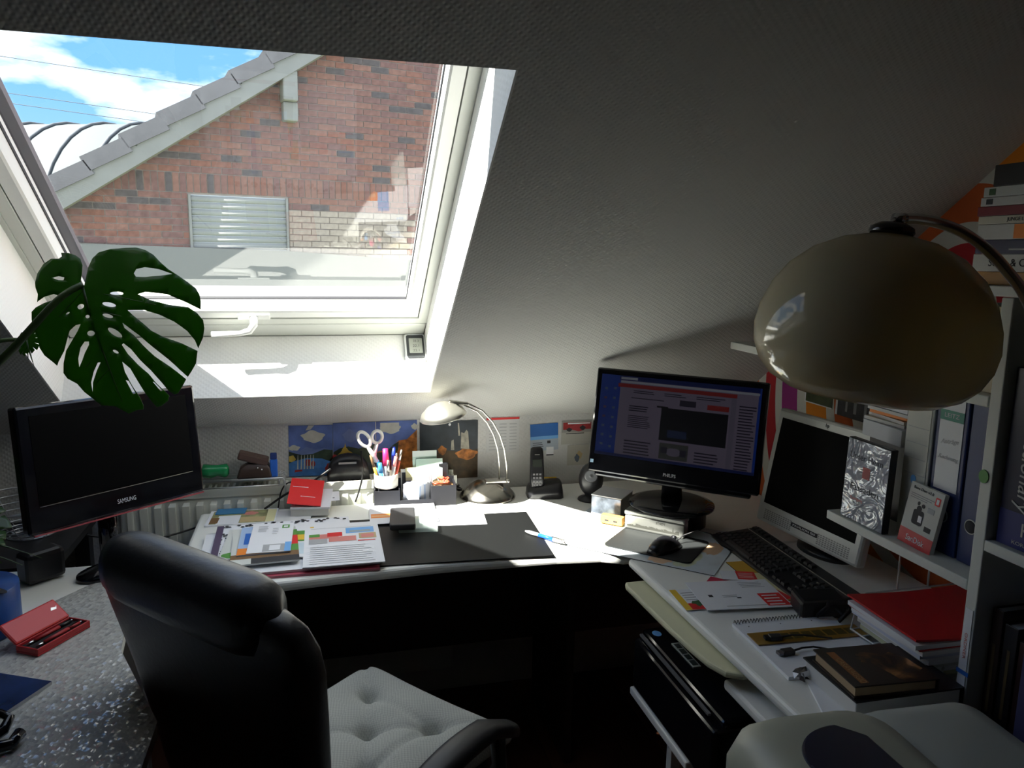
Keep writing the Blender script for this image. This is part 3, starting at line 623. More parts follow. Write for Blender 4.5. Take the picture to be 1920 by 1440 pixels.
# ink box + wooden block
ik = empty('ink_box', (0.872,2.125,DZ+0.001), R(-43), 'small foil-faced carton with pale lid beside the silver tin', 'carton')
FOIL = mat('foil_print',(0.20,0.22,0.26),0.18,0.4,vary=0.6,vscale=40)
q = B(); q.box(-0.048,-0.05,0,0.048,0.05,0.062); q.build('body', [mat('carton_side',(0.12,0.12,0.13),0.4)], ik, bevel=0.001)
q = B(); q.box(-0.047,-0.0508,0.008,0.047,-0.0501,0.060); q.build('foil_face', [FOIL], ik)
q = B(); q.box(-0.047,-0.0509,0.001,0.047,-0.0501,0.008); q.box(0.015,-0.0512,0.006,0.044,-0.0509,0.014,1); q.build('colour_band', [WHITE,RED], ik)
q = B(); q.box(-0.049,-0.051,0.062,0.049,0.051,0.0645); q.build('lid', [mat('lid_grey',(0.62,0.63,0.64),0.4)], ik)
wb = empty('wooden_block', (0.832,2.018,DZ+0.006), R(-43), 'little orange wooden block with two dark slots by the silver tin', 'block')
q = B(); q.box(-0.034,-0.012,0,0.034,0.012,0.024); q.build('body', [mat('orange_wood',(0.72,0.36,0.09),0.55,vary=0.2,vscale=30)], wb, bevel=0.001)
for x in (-0.014,0.013):
    q = B(); q.box(x-0.006,-0.0125,0.008,x+0.006,-0.0119,0.013); q.build('slot', [INK], wb)
# ================================================================ second monitor (silver, off)
MW,W_,H_ = panel_frame((1.222,1.886,0.770),(1.262,1.502,0.770),(1.280,1.902,1.096))
BASEM = Matrix.Translation((1.325,1.700,DZ)) @ Matrix.Rotation(R(-84),4,'Z'); iv = BASEM.inverted()
hm = mempty('silver_monitor', BASEM, 'silver framed flat monitor switched off behind the keyboard', 'monitor')
SILP = mat('silver_plastic',(0.62,0.64,0.62),0.4,0.2)
q = B(); q.T = sub(MW); q.box(-W_/2,0,-0.03,W_/2,H_,0.0); q.build('casing', [SILP], hm, bevel=0.008)
q = B(); q.T = sub(MW); q.box(-W_/2+0.022,0.056,-0.001,W_/2-0.022,H_-0.026,0.0012); q.build('screen', [mat('dead_screen',(0.002,0.002,0.0025),0.5,0,0.05)], hm)
for sx in (-1,1):
    q = B(); q.T = sub(MW)
    for r_ in range(6):
        for c_ in range(12): x=sx*0.105-0.055+c_*0.0095; q.box(x,0.012+r_*0.005,0.0,x+0.006,0.0145+r_*0.005,0.0006)
    o = q.build('speaker_slots', [mat('slot_grey',(0.25,0.26,0.26),0.5)], hm); o['kind']='stuff'
q = B(); q.T = sub(MW); q.box(-0.05,0.026,0,0.05,0.037,0.001); q.build('badge', [INK], hm)
t_=text('PAVILION f50', 0.008, WHITE, hm, width=0.085); t_.matrix_local = sub(MW) @ Matrix.Translation((0,0.0315,0.0015))
t_=text('hp', 0.014, INK, hm); t_.matrix_local = sub(MW) @ Matrix.Translation((0.0,H_-0.014,0.0012))
q = B(); q.lathe([(0,0),(0.075,0),(0.073,0.012),(0.04,0.02),(0,0.02)],32,(0,0.0,0),0,1.2,0.8); q.build('foot', [BLACK], hm)
q = B(); q.box(-0.03,-0.01,0.015,0.03,0.02,0.18); q.build('neck', [BLACK], hm)
q = B(); q.T = sub(MW); q.box(-0.11,0.04,-0.055,0.11,H_-0.05,-0.03); q.build('back_housing', [BLACK], hm, bevel=0.01)
# ================================================================ keyboard, mouse, pads
kb = empty('keyboard', (1.137,1.632,DZ+0.001), R(-92), 'black full-size keyboard in front of the silver monitor', 'keyboard')
q = B(); q.loft([[(-0.232,-0.075,0),(0.232,-0.075,0),(0.232,0.075,0),(-0.232,0.075,0)],[(-0.232,-0.075,0.010),(0.232,-0.075,0.010),(0.232,0.075,0.024),(-0.232,0.075,0.024)]],0,False); q.build('case', [BLACK], kb, bevel=0.005)
q = B(); KEYM = mat('key_black',(0.018,0.018,0.02),0.4)
def key(x,y,wd=0.0165,ht=0.016):
    z=0.010+(y+0.075)/0.15*0.014
    q.loft([[(x,y,z),(x+wd,y,z),(x+wd,y+ht,z+0.0015),(x,y+ht,z+0.0015)],[(x+0.002,y+0.002,z+0.006),(x+wd-0.002,y+0.002,z+0.006),(x+wd-0.002,y+ht-0.002,z+0.0072),(x+0.002,y+ht-0.002,z+0.0072)]],0,False)
for r_ in range(5):
    for c_ in range(15):
        if r_==0 and 3<=c_<=8: continue
        key(-0.222+c_*0.0187+(0.004*r_ if c_<13 else 0), -0.066+r_*0.0187)
key(-0.162,-0.066,0.112)
for r_ in range(2):
    for c_ in range(3): key(0.074+c_*0.0187,-0.010+0.0187*r_)
for c_ in range(3): key(0.074+c_*0.0187,-0.066)
for r_ in range(5):
    for c_ in range(4): key(0.142+c_*0.0187,-0.066+0.0187*r_)
for c_ in range(14): key(-0.222+c_*0.0197+(c_//4)*0.006,0.034+0.012)
o=q.build('keys',[KEYM],kb); o['kind']='stuff'
q = B(); q.box(-0.228,0.036,0.0205,0.228,0.0375,0.0225); q.build('trim_line',[STEEL],kb)
mpad = B(); mpad.prism(rrect(-0.122,-0.092,0.122,0.092,0.018), 0, 0.003)
tag(mpad.build('mouse_pad',[mat('pad_grey',(0.022,0.024,0.024),0.6,0,0.3,bump=0.1)],loc=(0.895,1.845,DZ+0.0026),rot=R(-45)),'dark grey rounded mouse pad under the black mouse','mouse pad')
ms = empty('computer_mouse',(0.893,1.795,DZ+0.006),R(-62),'black cabled mouse on the grey mouse pad','mouse')
q = B(); secs=[]
for i in range(11):
    t=i/10; x=-0.056+0.112*t; w_=0.031*math.sin(PI*(0.09+0.82*t))**0.45*(0.92+0.12*t); h=0.036*math.sin(PI*(0.06+0.9*t)**0.85)**0.7+0.003
    secs.append([(w_*math.cos(a), x, max(0,h*math.sin(a))) for a in [PI*k/12 for k in range(13)]]+[])
q.loft(secs); q.build('shell',[mat('mouse_black',(0.012,0.012,0.014),0.25)],ms)
q = B(); q.tube([(0,0.036,0.026),(0,0.046,0.022)],0.006,10); q.build('scroll_wheel',[BLACK],ms)
q = B(); q.tube([(0,0.052,0.010),(0.004,0.075,0.022),(0.03,0.105,0.038),(0.065,0.118,0.035),(0.10,0.12,0.012),(0.13,0.13,0.002)],0.002,6); q.build('cable',[CABLE],ms)
# desk map pad
MAPM = mat('map_print',(0.62,0.68,0.72),0.35,vary=0.12,vscale=14)
MAPL = mat('map_land',(0.62,0.64,0.45),0.35,vary=0.15,vscale=20); MAPO = mat('map_land_orange',(0.74,0.50,0.32),0.35,vary=0.15,vscale=20)
random.seed(5)
def blob(cx,cy,rx,ry,n=22): return [(cx+rx*(0.75+0.4*random.random())*math.cos(2*PI*i/n), cy+ry*(0.75+0.4*random.random())*math.sin(2*PI*i/n)) for i in range(n)]
e1=Vector((-0.735,0.678)); e2=Vector((0.735,0.678)); A_=Vector((0.935,1.628)); cm=A_+e1*0.235+e2*0.165
patch=[(blob(0.80,0.25,0.08,0.2),MAPL),(blob(0.68,0.12,0.08,0.1),MAPO),(blob(0.9,0.55,0.06,0.15),MAPO),(blob(0.3,0.3,0.1,0.2),MAPL),(blob(0.25,0.7,0.15,0.14),MAPL),(blob(0.5,0.45,0.05,0.1),PINK)]
o=sheet('map_desk_pad',0.47,0.33,0.0016,MAPM,patch,'desk pad printed with a pale map under the mouse pad','desk pad',loc=(cm.x,cm.y,DZ+0.0005),rz=math.atan2(-e1.y,-e1.x),edge=INK)
o=sheet('desk_blotter',0.60,0.352,0.002,mat('blotter_black',(0.0055,0.006,0.006),0.6,0,0.25,bump=0.05),[],'large matte black desk blotter in the middle of the desk','desk pad',loc=(0.302,2.018,DZ+0.002),rz=R(-3.2))
# ================================================================ pictures and notes on the knee wall (x, z in wall plane)
WY = KY - 0.0006
def wallframe(x, z, ry=0.0): return Matrix.Translation((x, WY, z)) @ Matrix.Rotation(ry,4,'Y') @ Matrix(((1,0,0,0),(0,0,-1,0),(0,1,0,0),(0,0,0,1)))
PSKY=mat('paint_sky',(0.10,0.16,0.42),0.5,vary=0.35,vscale=16); PCL=mat('paint_cloud',(0.50,0.50,0.44),0.6,vary=0.15,vscale=30); PHILL=mat('paint_hill',(0.03,0.05,0.03),0.6,vary=0.6,vscale=30); PMT=mat('paint_mountain',(0.14,0.2,0.42),0.6,vary=0.2,vscale=20); PWAT=mat('paint_water',(0.06,0.20,0.50),0.5,vary=0.3,vscale=24); PAUT=mat('paint_autumn',(0.42,0.15,0.03),0.6,vary=0.7,vscale=45); PYE=mat('paint_yellow',(0.50,0.36,0.06),0.6,vary=0.3,vscale=30); PRED=mat('paint_red',(0.34,0.03,0.03),0.6,vary=0.3,vscale=30); PDK=mat('paint_dark',(0.035,0.045,0.055),0.5,vary=0.5,vscale=14); PST=mat('paint_stone',(0.40,0.38,0.31),0.6,vary=0.35,vscale=50); PBR=mat('paint_brown',(0.07,0.045,0.02),0.6,vary=0.7,vscale=24)
def wpic(name,x0,z0,x1,z1,base,pat,label,cat,ry=0.0,group=None,th=0.0012):
    return sheet(name,x1-x0,z1-z0,th,base,pat,label,cat,mw=wallframe((x0+x1)/2,(z0+z1)/2,ry),group=group)
random.seed(21)
def cloud(cx,cy,rx,ry): return [(cx+rx*(0.9+0.12*math.sin(5*t)+0.06*random.random())*math.cos(t), cy+ry*(0.9+0.15*math.sin(4*t+1)+0.05*random.random())*math.sin(t)) for t in [2*PI*i/28 for i in range(28)]]
p1=[(cloud(0.55,0.78,0.28,0.12),PCL),([(0.38,0.9),(0.45,1.0),(0.58,1.0),(0.5,0.92)],PCL),(cloud(0.12,0.56,0.14,0.06),PCL),([(0.0,0.42),(0.1,0.52),(0.25,0.50),(0.4,0.58),(0.6,0.52),(0.8,0.55),(1,0.5),(1,0.3),(0,0.3)],PMT),([(0,0.5),(0.12,0.46),(0.3,0.42),(0.55,0.44),(0.8,0.52),(1,0.5),(1,0.28),(0,0.26)],PHILL),([(0,0.4),(0.1,0.42),(0.16,0.34),(0.1,0.28),(0,0.3)],PYE),([(0,0),(1,0),(1,0.26),(0.75,0.34),(0.4,0.36),(0.1,0.3),(0,0.26)],PWAT),(rect(0.38,0.20,0.50,0.33),PRED),(ell(0.55,0.24,0.05,0.06),PRED)]
for x in (0.18,0.26,0.33,0.40,0.47,0.53): p1.append(([(x,0.14),(x+0.035,0.14),(x+0.03,0.42),(x+0.02,0.42)],PCL))
p1.append(([(0.12,0.08),(0.3,0.10),(0.3,0.13),(0.14,0.13)],PRED)); p1.append((cloud(0.9,0.12,0.08,0.12),PRED))
wpic('lake_painting',-0.097,0.804,0.039,0.970,PSKY,p1,'bright painting of sailing boats on a lake, leftmost of the wall pictures','picture',R(1.0))
p2=[(cloud(0.4,0.75,0.18,0.12),PMT),([(0,0.45),(0.15,0.52),(0.35,0.55),(0.6,0.5),(1,0.58),(1,0),(0,0)],PHILL),(cloud(0.28,0.36,0.17,0.17),PYE),([(0.2,0.3),(0.28,0.62),(0.36,0.3)],PYE),(cloud(0.04,0.26,0.16,0.14),PRED),([(0.3,0),(0.9,0),(0.9,0.22),(0.5,0.24),(0.3,0.12)],PDK)]
wpic('autumn_painting',0.041,0.800,0.175,0.974,PSKY,p2,'painting with a yellow tree and dark hills, partly behind the scissors','picture')
p3=[(rect(0.10,0.80,0.56,0.97),PCL),(cloud(0.35,0.86,0.26,0.10),PCL),(cloud(0.94,0.88,0.09,0.06),PCL),([(0,0.42),(0.3,0.46),(0.55,0.62),(0.75,0.64),(1,0.82),(1,0),(0,0)],PAUT),([(0,0.4),(0.25,0.42),(0.42,0.55),(0.55,0.6),(0.5,0.3),(0.2,0.2),(0,0.25)],PHILL),(cloud(0.6,0.25,0.25,0.18),PAUT),(cloud(0.2,0.15,0.2,0.12),PRED)]
wpic('mountain_painting',0.178,0.800,0.311,0.974,PSKY,p3,'painting of orange autumn hills under a white cloud, right of the scissors','picture')
p4=[([(0,0),(1,0),(1,0.50),(0.7,0.46),(0.45,0.5),(0.2,0.44),(0,0.42)],PBR),(cloud(0.38,0.5,0.08,0.08),PAUT),(cloud(0.8,0.42,0.2,0.1),PAUT),([(0.70,0.52),(0.71,0.80),(0.76,0.78),(0.80,0.84),(0.83,0.8),(0.85,0.5)],PST),([(0.53,0.50),(0.54,0.66),(0.58,0.68),(0.59,0.5)],PST),([(0.66,0.74),(0.65,0.96),(0.67,0.96),(0.69,0.74)],PST),(ell(0.51,0.94,0.022,0.022),WHITE)]
wpic('castle_painting',0.320,0.768,0.516,0.967,PDK,[(pl,m) for pl,m in p4],'dark painting of a ruined stone tower, half behind the desk lamp','picture')
PP=mat('wall_paper_sheet',(0.60,0.60,0.60),0.8)
cg=[(rect(0,0.94,1.0,1.0),RED),(ell(0.98,0.97,0.012,0.015),DRED)]
for r_ in range(9):
    for c_ in range(3): cg += [(rect(0.08+0.31*c_,0.08+0.09*r_,0.08+0.31*c_+0.22,0.105+0.09*r_),GREY)]
wpic('wall_calendar',0.545,0.850,0.660,0.972,PP,cg,'white year calendar with a red top strip behind the lamp arm','calendar')
bl=[(rect(0,0.52,1,1),mat('card_blue',(0.03,0.15,0.48),0.5)),(rect(0,0.42,1,0.54),LBLUE)]+lines(0.08,0.08,0.5,0.36,4,INK,0.3)+[(rect(0.6,0.26,0.72,0.36),INK)]
wpic('blue_card',0.700,0.850,0.800,0.945,mat('card_pale',(0.42,0.48,0.56),0.6),bl,'blue and white card pinned above the telephone','card',R(-2))
wpic('white_note',0.758,0.832,0.784,0.862,WHITE,[(rect(0.0,0,1,0.14),INK)],'tiny white tag hanging below the blue card','note',th=0.0025)
random.seed(31)
ph=[(rect(0.05,0.62,0.98,0.92),PRED),(cloud(0.55,0.70,0.28,0.16),mat('photo_red',(0.45,0.05,0.06),0.5)),(rect(0.2,0.85,0.95,0.9),WHITE),(rect(0,0.0,1,0.5),mat('photo_grey_paper',(0.5,0.49,0.44),0.6)),(cloud(0.7,0.68,0.1,0.1),INK),(cloud(0.25,0.62,0.1,0.08),INK),(rect(0.15,0.44,0.75,0.47),INK)]
wpic('photo_collage',0.812,0.868,0.922,0.952,mat('photo_paper',(0.34,0.33,0.31),0.5),ph,'photo of a red vehicle pinned beside the wide monitor','photo')
wpic('postcard',0.835,0.792,0.915,0.864,mat('postcard_cream',(0.52,0.50,0.44),0.6),[(cloud(0.55,0.5,0.15,0.2),TAN),(cloud(0.45,0.35,0.12,0.2),mat('photo_blue_grey',(0.12,0.15,0.2),0.5))],'pale postcard with a small figure below the red photo','card')
# ================================================================ desk lamp
lp = empty('desk_lamp',(0.530,2.362,DZ+0.0005),0,'brushed steel desk lamp with a twin-rod arm and dome shade','lamp')
q=B(); q.lathe([(0,0),(0.092,0),(0.092,0.004),(0.085,0.014),(0.068,0.032),(0.045,0.047),(0.02,0.055),(0,0.057)],48); q.build('base',[mat('lamp_steel',(0.42,0.40,0.36),0.22,1.0)],lp)
q=B(); q.box(-0.012,-0.030,0.050,0.062,0.004,0.060); q.build('bracket',[STEEL],lp,bevel=0.003)
q=B(); q.tube([(0.055,-0.03,0.062),(0.062,-0.045,0.058)],0.006,8); q.build('knob',[STEEL],lp)
arc=[(0.036,-0.012,0.058),(0.032,-0.024,0.115),(0.021,-0.045,0.170),(0.002,-0.068,0.222),(-0.024,-0.088,0.268),(-0.060,-0.104,0.308),(-0.102,-0.114,0.332)]
for dx in (0.0,0.021):
    q=B(); q.tube([(x+dx*(1-0.35*i/6),y-0.02*(dx>0)*(1-i/8),z+0.004*i/6*(dx>0)) for i,(x,y,z) in enumerate(arc)],0.0032,8); q.build('rod',[STEEL],lp)
q=B(); q.T=Matrix.Translation((-0.118,-0.114,0.338))@Matrix.Rotation(R(8),4,'Y'); q.box(-0.032,-0.010,-0.004,0.030,0.010,0.005); q.build('head_joint',[STEEL],lp,bevel=0.003)
q=B(); q.lathe([(0.0,0.034),(0.02,0.032),(0.045,0.022),(0.064,0.006),(0.072,-0.010),(0.071,-0.011),(0.062,0.003),(0.044,0.018),(0.02,0.028),(0.0,0.030)],40)
o=q.build('shade',[mat('shade_metal',(0.74,0.72,0.64),0.30,0.9)],lp,(-0.168,-0.114,0.308),(R(4),R(-12),0))
# lamp cord bundle
q=B(); pts=[(0.03*math.cos(t*2.1)*(0.6+0.4*math.sin(t)),0.018*math.sin(t*2.7),0.012+0.012*abs(math.sin(t*1.7))) for t in [0.25*i for i in range(60)]]
q.tube(pts,0.0035,6); tag(q.build('cable_bundle',[mat('cable_shiny',(0.012,0.012,0.012),0.2)],loc=(0.425,2.405,DZ+0.001)),'bundled black cable between the organizer and the lamp base','cable')
# ================================================================ telephone
tp = empty('cordless_phone',(0.715,2.335,DZ+0.0005),R(-8),'black cordless telephone handset in its charging cradle','telephone')
q=B(); q.loft([[(x,y,0) for x,y in rrect(-0.058,-0.045,0.062,0.045,0.022)],[(x,y,0.022) for x,y in rrect(-0.056,-0.043,0.060,0.043,0.022)],[(x,y,0.034 if x<0.01 else 0.048) for x,y in rrect(-0.050,-0.030,0.056,0.040,0.02)]]); q.build('cradle',[mat('phone_black',(0.014,0.014,0.016),0.3)],tp)
HM=Matrix.Translation((-0.025,-0.016,0.014))@Matrix.Rotation(R(-12),4,'X')
q=B(); q.T=HM; q.loft([[(x,y,0.0) for x,y in rrect(-0.023,-0.012,0.023,0.012,0.009)],[(x,y,0.05) for x,y in rrect(-0.024,-0.013,0.024,0.013,0.009)],[(x,y,0.125) for x,y in rrect(-0.022,-0.012,0.022,0.012,0.009)],[(x,y,0.145) for x,y in rrect(-0.020,-0.010,0.020,0.010,0.008)],[(x,y,0.150) for x,y in rrect(-0.014,-0.007,0.014,0.007,0.006)]]); hs=q.build('handset',[mat('phone_black',(0.014,0.014,0.016),0.3)],tp)
q=B(); q.T=HM
for r_ in range(5):
    for c_ in range(3): x=-0.015+0.0105*c_; q.loft([[(x,-0.0128,0.012+0.0115*r_),(x+0.0075,-0.0128,0.012+0.0115*r_),(x+0.0075,-0.0128,0.019+0.0115*r_),(x,-0.0128,0.019+0.0115*r_)],[(x+0.001,-0.0145,0.013+0.0115*r_),(x+0.0065,-0.0145,0.013+0.0115*r_),(x+0.0065,-0.0145,0.018+0.0115*r_),(x+0.001,-0.0145,0.018+0.0115*r_)]],0,False)
o=q.build('keypad',[mat('keypad_grey',(0.16,0.16,0.17),0.35)],hs); o['kind']='stuff'
q=B(); q.T=HM; q.box(-0.015,-0.0135,0.085,0.015,-0.0118,0.110); q.build('display',[mat('lcd_dark',(0.03,0.035,0.03),0.2)],hs)
q=B(); q.T=HM; q.box(-0.008,-0.0134,0.124,0.008,-0.0118,0.127); q.build('earpiece',[STEEL],hs)
q=B(); q.box(0.0,0.02,0.052,0.045,0.026,0.055); q.build('yellow_label',[YEL],tp)
# oval loudspeaker
sp_ = empty('desktop_speaker',(0.852,2.262,DZ+0.0005),R(-20),'black oval desktop loudspeaker left of the wide monitor','speaker')
q=B(); q.lathe([(0,0),(0.042,0),(0.040,0.005),(0.020,0.012),(0.013,0.022),(0,0.022)],28); q.build('foot',[mat('phone_black',(0.014,0.014,0.016),0.3)],sp_)
q=B(); secs=[]
for i in range(9):
    t=i/8; y=-0.032+0.064*t; k=math.sin(PI*(0.12+0.76*t))**0.5; secs.append([(0.040*k*math.cos(a),y,0.068+0.056*k*math.sin(a)) for a in [2*PI*j/24 for j in range(24)]])
q.loft(secs); q.build('body',[BLACK],sp_)
q=B(); q.T=Matrix.Translation((0,-0.031,0.088))@Matrix.Rotation(R(90),4,'X'); q.lathe([(0.020,0),(0.022,0.003),(0.018,0.004),(0.010,0.0015),(0.004,0.003),(0,0.0035)],24); q.build('driver',[mat('cone_grey',(0.08,0.08,0.085),0.3)],sp_)
# ================================================================ organizer with contents
og = empty('desk_organizer',(0.288,2.341,DZ+0.0005),R(-3),'dark grey compartment organizer at the back of the desk','organizer')
OGM=mat('organizer_grey',(0.018,0.018,0.022),0.55,0,0.3)
for nm,bx in (('bottom',(-0.128,-0.038,0,0.128,0.033,0.004)),('back_wall',(-0.128,0.029,0.004,0.128,0.033,0.075)),('left_wall',(-0.128,-0.034,0.004,-0.124,0.029,0.058)),('right_wall',(0.124,-0.034,0.004,0.128,0.029,0.066)),('divider',(-0.052,-0.034,0.004,-0.048,0.029,0.058)),('divider',(0.050,-0.034,0.004,0.054,0.029,0.064)),('front_wall',(-0.128,-0.038,0.004,-0.048,-0.034,0.054)),('front_wall',(-0.048,-0.038,0.004,0.050,-0.034,0.022)),('front_wall',(0.050,-0.038,0.004,0.128,-0.034,0.064)),('tray_floor',(-0.124,-0.034,0.040,-0.052,0.029,0.044))):
    q=B(); q.box(*bx); q.build(nm,[OGM],og)
cp=B(); cp.lathe([(0,0),(0.034,0),(0.037,0.004),(0.038,0.042),(0.036,0.043),(0.034,0.041),(0.033,0.006),(0,0.005)],32)
tag(cp.build('pen_cup',[mat('cup_cream',(0.72,0.68,0.58),0.5)],loc=(0.199,2.345,DZ+0.0590)),'cream round pen cup standing on the organizer','cup')
CZ=DZ+0.066
def pen(name,x,y,tx,ty,ln,r,cols,label,cat='pen',grp='pens in the cream cup'):
    """cols: list of (fraction end, material, radius factor)"""
    d=Vector((tx,ty,1)).normalized(); rt_=empty(name,(x,y,CZ),0,label,cat,grp)
    f0=0.0
    for i,(f1,m,k) in enumerate(cols):
        q=B(); a=d*(ln*f0); c_=d*(ln*f1); q.tube([a,c_],[r*k,r*cols[i][2]*(1.0 if i<len(cols)-1 else 0.75)],10); q.build('barrel' if i==0 else ('cap' if i==len(cols)-1 else 'grip'),[m],rt_); f0=f1
CLR=mat('clear_blue_plastic',(0.12,0.40,0.75),0.1,trans=0.3)
pen('marker_pen',0.202,2.337,-0.05,-0.02,0.118,0.0095,[(0.55,mat('marker_body',(0.72,0.70,0.72),0.4),1),(1.0,mat('marker_pink',(0.75,0.03,0.16),0.35),1.15)],'thick marker with pink cap in the cream cup')
pen('ballpoint_pen',0.222,2.352,0.02,0.02,0.118,0.006,[(0.5,mat('marker_body',(0.72,0.70,0.72),0.4),1),(1.0,mat('cap_blue',(0.02,0.05,0.45),0.35),1.15)],'pen with dark blue cap in the cream cup')
pen('ballpoint_pen',0.212,2.330,0.18,-0.02,0.105,0.005,[(0.6,mat('pen_white',(0.75,0.75,0.73),0.3),1),(0.9,PINK,1.1),(1.0,STEEL,0.7)],'white and rosy pen leaning right in the cream cup')
pen('ballpoint_pen',0.222,2.333,0.22,0.0,0.115,0.0045,[(0.7,mat('pen_red_clear',(0.6,0.10,0.06),0.2),1),(1.0,STEEL,0.9)],'slim red pen leaning farthest right in the cream cup')
pen('ballpoint_pen',0.186,2.330,-0.10,-0.02,0.075,0.007,[(0.6,CLR,1),(1.0,mat('cap_light_blue',(0.05,0.30,0.70),0.3),1.1)],'short light blue pen at the left rim of the cream cup')
pen('ballpoint_pen',0.178,2.345,-0.28,0.0,0.10,0.0045,[(0.6,ORG,1),(1.0,BROWN,1.0)],'orange brown pencil leaning left in the cream cup')
pen('ballpoint_pen',0.200,2.322,0.04,-0.03,0.085,0.0055,[(0.55,INK,1),(1.0,STEEL,0.9)],'short black and silver pen in the middle of the cream cup')
# scissors
sz = empty('scissors',(0.186,2.357,CZ),0,'scissors with large white handles stuck in the cream cup','scissors',rot=(R(4),R(-14),0))
HW=mat('handle_white',(0.80,0.79,0.74),0.35)
for sx,lx in ((-1,-0.016),(1,0.020)):
    q=B(); cx,cz=(sx*0.020+0.004, 0.158 if sx<0 else 0.152); rx,rz_=(0.0155,0.027) if sx<0 else (0.016,0.020); ro_=R(18*sx)
    ring_=[(cx+rx*math.cos(a)*math.cos(ro_)+rz_*math.sin(a)*math.sin(ro_),0.003*sx,cz+rz_*math.sin(a)*math.cos(ro_)-rx*math.cos(a)*math.sin(ro_)) for a in [2*PI*i/24 for i in range(24)]]
    q.tube(ring_,0.0052,8,closed=True); q.tube([(cx-0.004*sx,0.003*sx,cz-rz_*0.95),(0.003*sx,0.003*sx,0.105),(-0.004*sx,0.003*sx,0.075)],[0.0055,0.0075,0.006],8); q.build('handle',[HW],sz)
    q=B(); q.loft([[(-0.005*sx-0.006,0.002*sx,0.08),(-0.005*sx+0.006,0.002*sx,0.08),(-0.005*sx+0.006,0.0035*sx,0.08),(-0.005*sx-0.006,0.0035*sx,0.08)],[(-0.002*sx-0.001,0.002*sx,0.0),(-0.002*sx+0.001,0.002*sx,0.0),(-0.002*sx+0.001,0.003*sx,0.0),(-0.002*sx-0.001,0.003*sx,0.0)]],0,False); q.build('blade',[CHROME],sz)
# upright cards in the organizer
def upcard(name,x,y,z,wd,ht,m,pats,label,tilt=12,ry=0,th=0.0012,cat='card',grp='cards in the organizer'):
    mw=Matrix.Translation((x,y,z))@Matrix.Rotation(R(ry),4,'Z')@Matrix.Rotation(R(90-tilt),4,'X')@Matrix.Translation((0,ht/2,0))
    return sheet(name,wd,ht,th,m,pats,label,cat,mw=mw,group=grp)
zc_=DZ+0.0055
upcard('note_card',0.325,2.366,zc_,0.078,0.155,mat('card_mint',(0.55,0.72,0.60),0.7),[(rect(0,0.88,1,1.0),mat('card_mint_pale',(0.70,0.80,0.72),0.7)),(rect(0.35,0.72,0.8,0.74),GREYINK)],'tall mint green card standing at the back of the organizer',6,0)
upcard('note_card',0.338,2.360,zc_,0.085,0.130,mat('card_mint2',(0.50,0.70,0.58),0.7),[(rect(0.55,0.0,1.0,0.30),BLUE),(rect(0.60,0.05,0.95,0.22),WHITE)],'shorter green card with a blue corner in the organizer',6,-4)
upcard('note_card',0.300,2.355,zc_,0.075,0.105,mat('card_photo',(0.50,0.46,0.34),0.6),[(rect(0,0.7,1,1),PALEY),(rect(0.0,0.2,0.5,0.6),NAVY),(rect(0.5,0.25,0.9,0.65),GREYINK)],'photo postcard with yellow top standing in the organizer',8,3)
upcard('note_card',0.258,2.364,zc_,0.022,0.10,mat('frame_white_card',(0.7,0.69,0.62),0.6),[(rect(0.15,0.1,0.85,0.9),INK)],'narrow white framed dark card beside the pen cup',4,0,0.004)
random.seed(41)
for i in range(7):
    upcard('index_card',0.273+0.006*i,2.314+0.004*i,zc_,0.050,0.064+0.002*(i%3),[WHITE,mat('card_bluish',(0.50,0.60,0.78),0.7),WHITE][i%3],lines(0.1,0.5,0.9,0.9,4,GREYINK,0.3),('first','second','third','middle','fifth','sixth','last')[i]+' small card from the left in the front fan of the organizer',10,-10+3*i,grp='fan of small cards')
upcard('striped_card',0.320,2.345,zc_,0.055,0.088,WHITE,[(rect(0.06+0.09*k,0.1,0.10+0.09*k,0.95),GREY) for k in range(10)],'card printed with fine grey stripes in the organizer',6,6)
q=B(); q.box(-0.018,-0.006,0,0.018,0.006,0.115); tag(q.build('black_case',[BLACK],loc=(0.383,2.372,zc_),rot=R(-6),bevel=0.006),'upright black slim case in the right organizer compartment','case')
REDC=mat('clip_red',(0.70,0.10,0.05),0.35)
for i,(x,y,rz_) in enumerate(((0.362,2.335,20),(0.378,2.325,-30),(0.392,2.338,60),(0.370,2.350,-70))):
    q=B(); q.tube([(-0.014,0,0),(0.014,0,0.002),(0.016,0.004,0.004),(0.012,0.008,0.004),(-0.012,0.008,0.002),(-0.013,0.004,0.001)],0.0035,6); tag(q.build('plastic_clip',[REDC],loc=(x,y,DZ+0.062+0.004*i),rot=R(rz_)),('leftmost red clip in the right organizer compartment','red clip nearest the front in the organizer','rightmost red clip in the right organizer compartment','topmost red clip at the back of the organizer heap')[i],'clip','red clips in the organizer')
q=B(); q.box(-0.033,-0.030,0,0.033,0.022,0.050); tag(q.build('inner_carton',[BROWN],loc=(0.377,2.341,DZ+0.006),rot=R(-3)),'brown carton filling the right organizer compartment','carton')
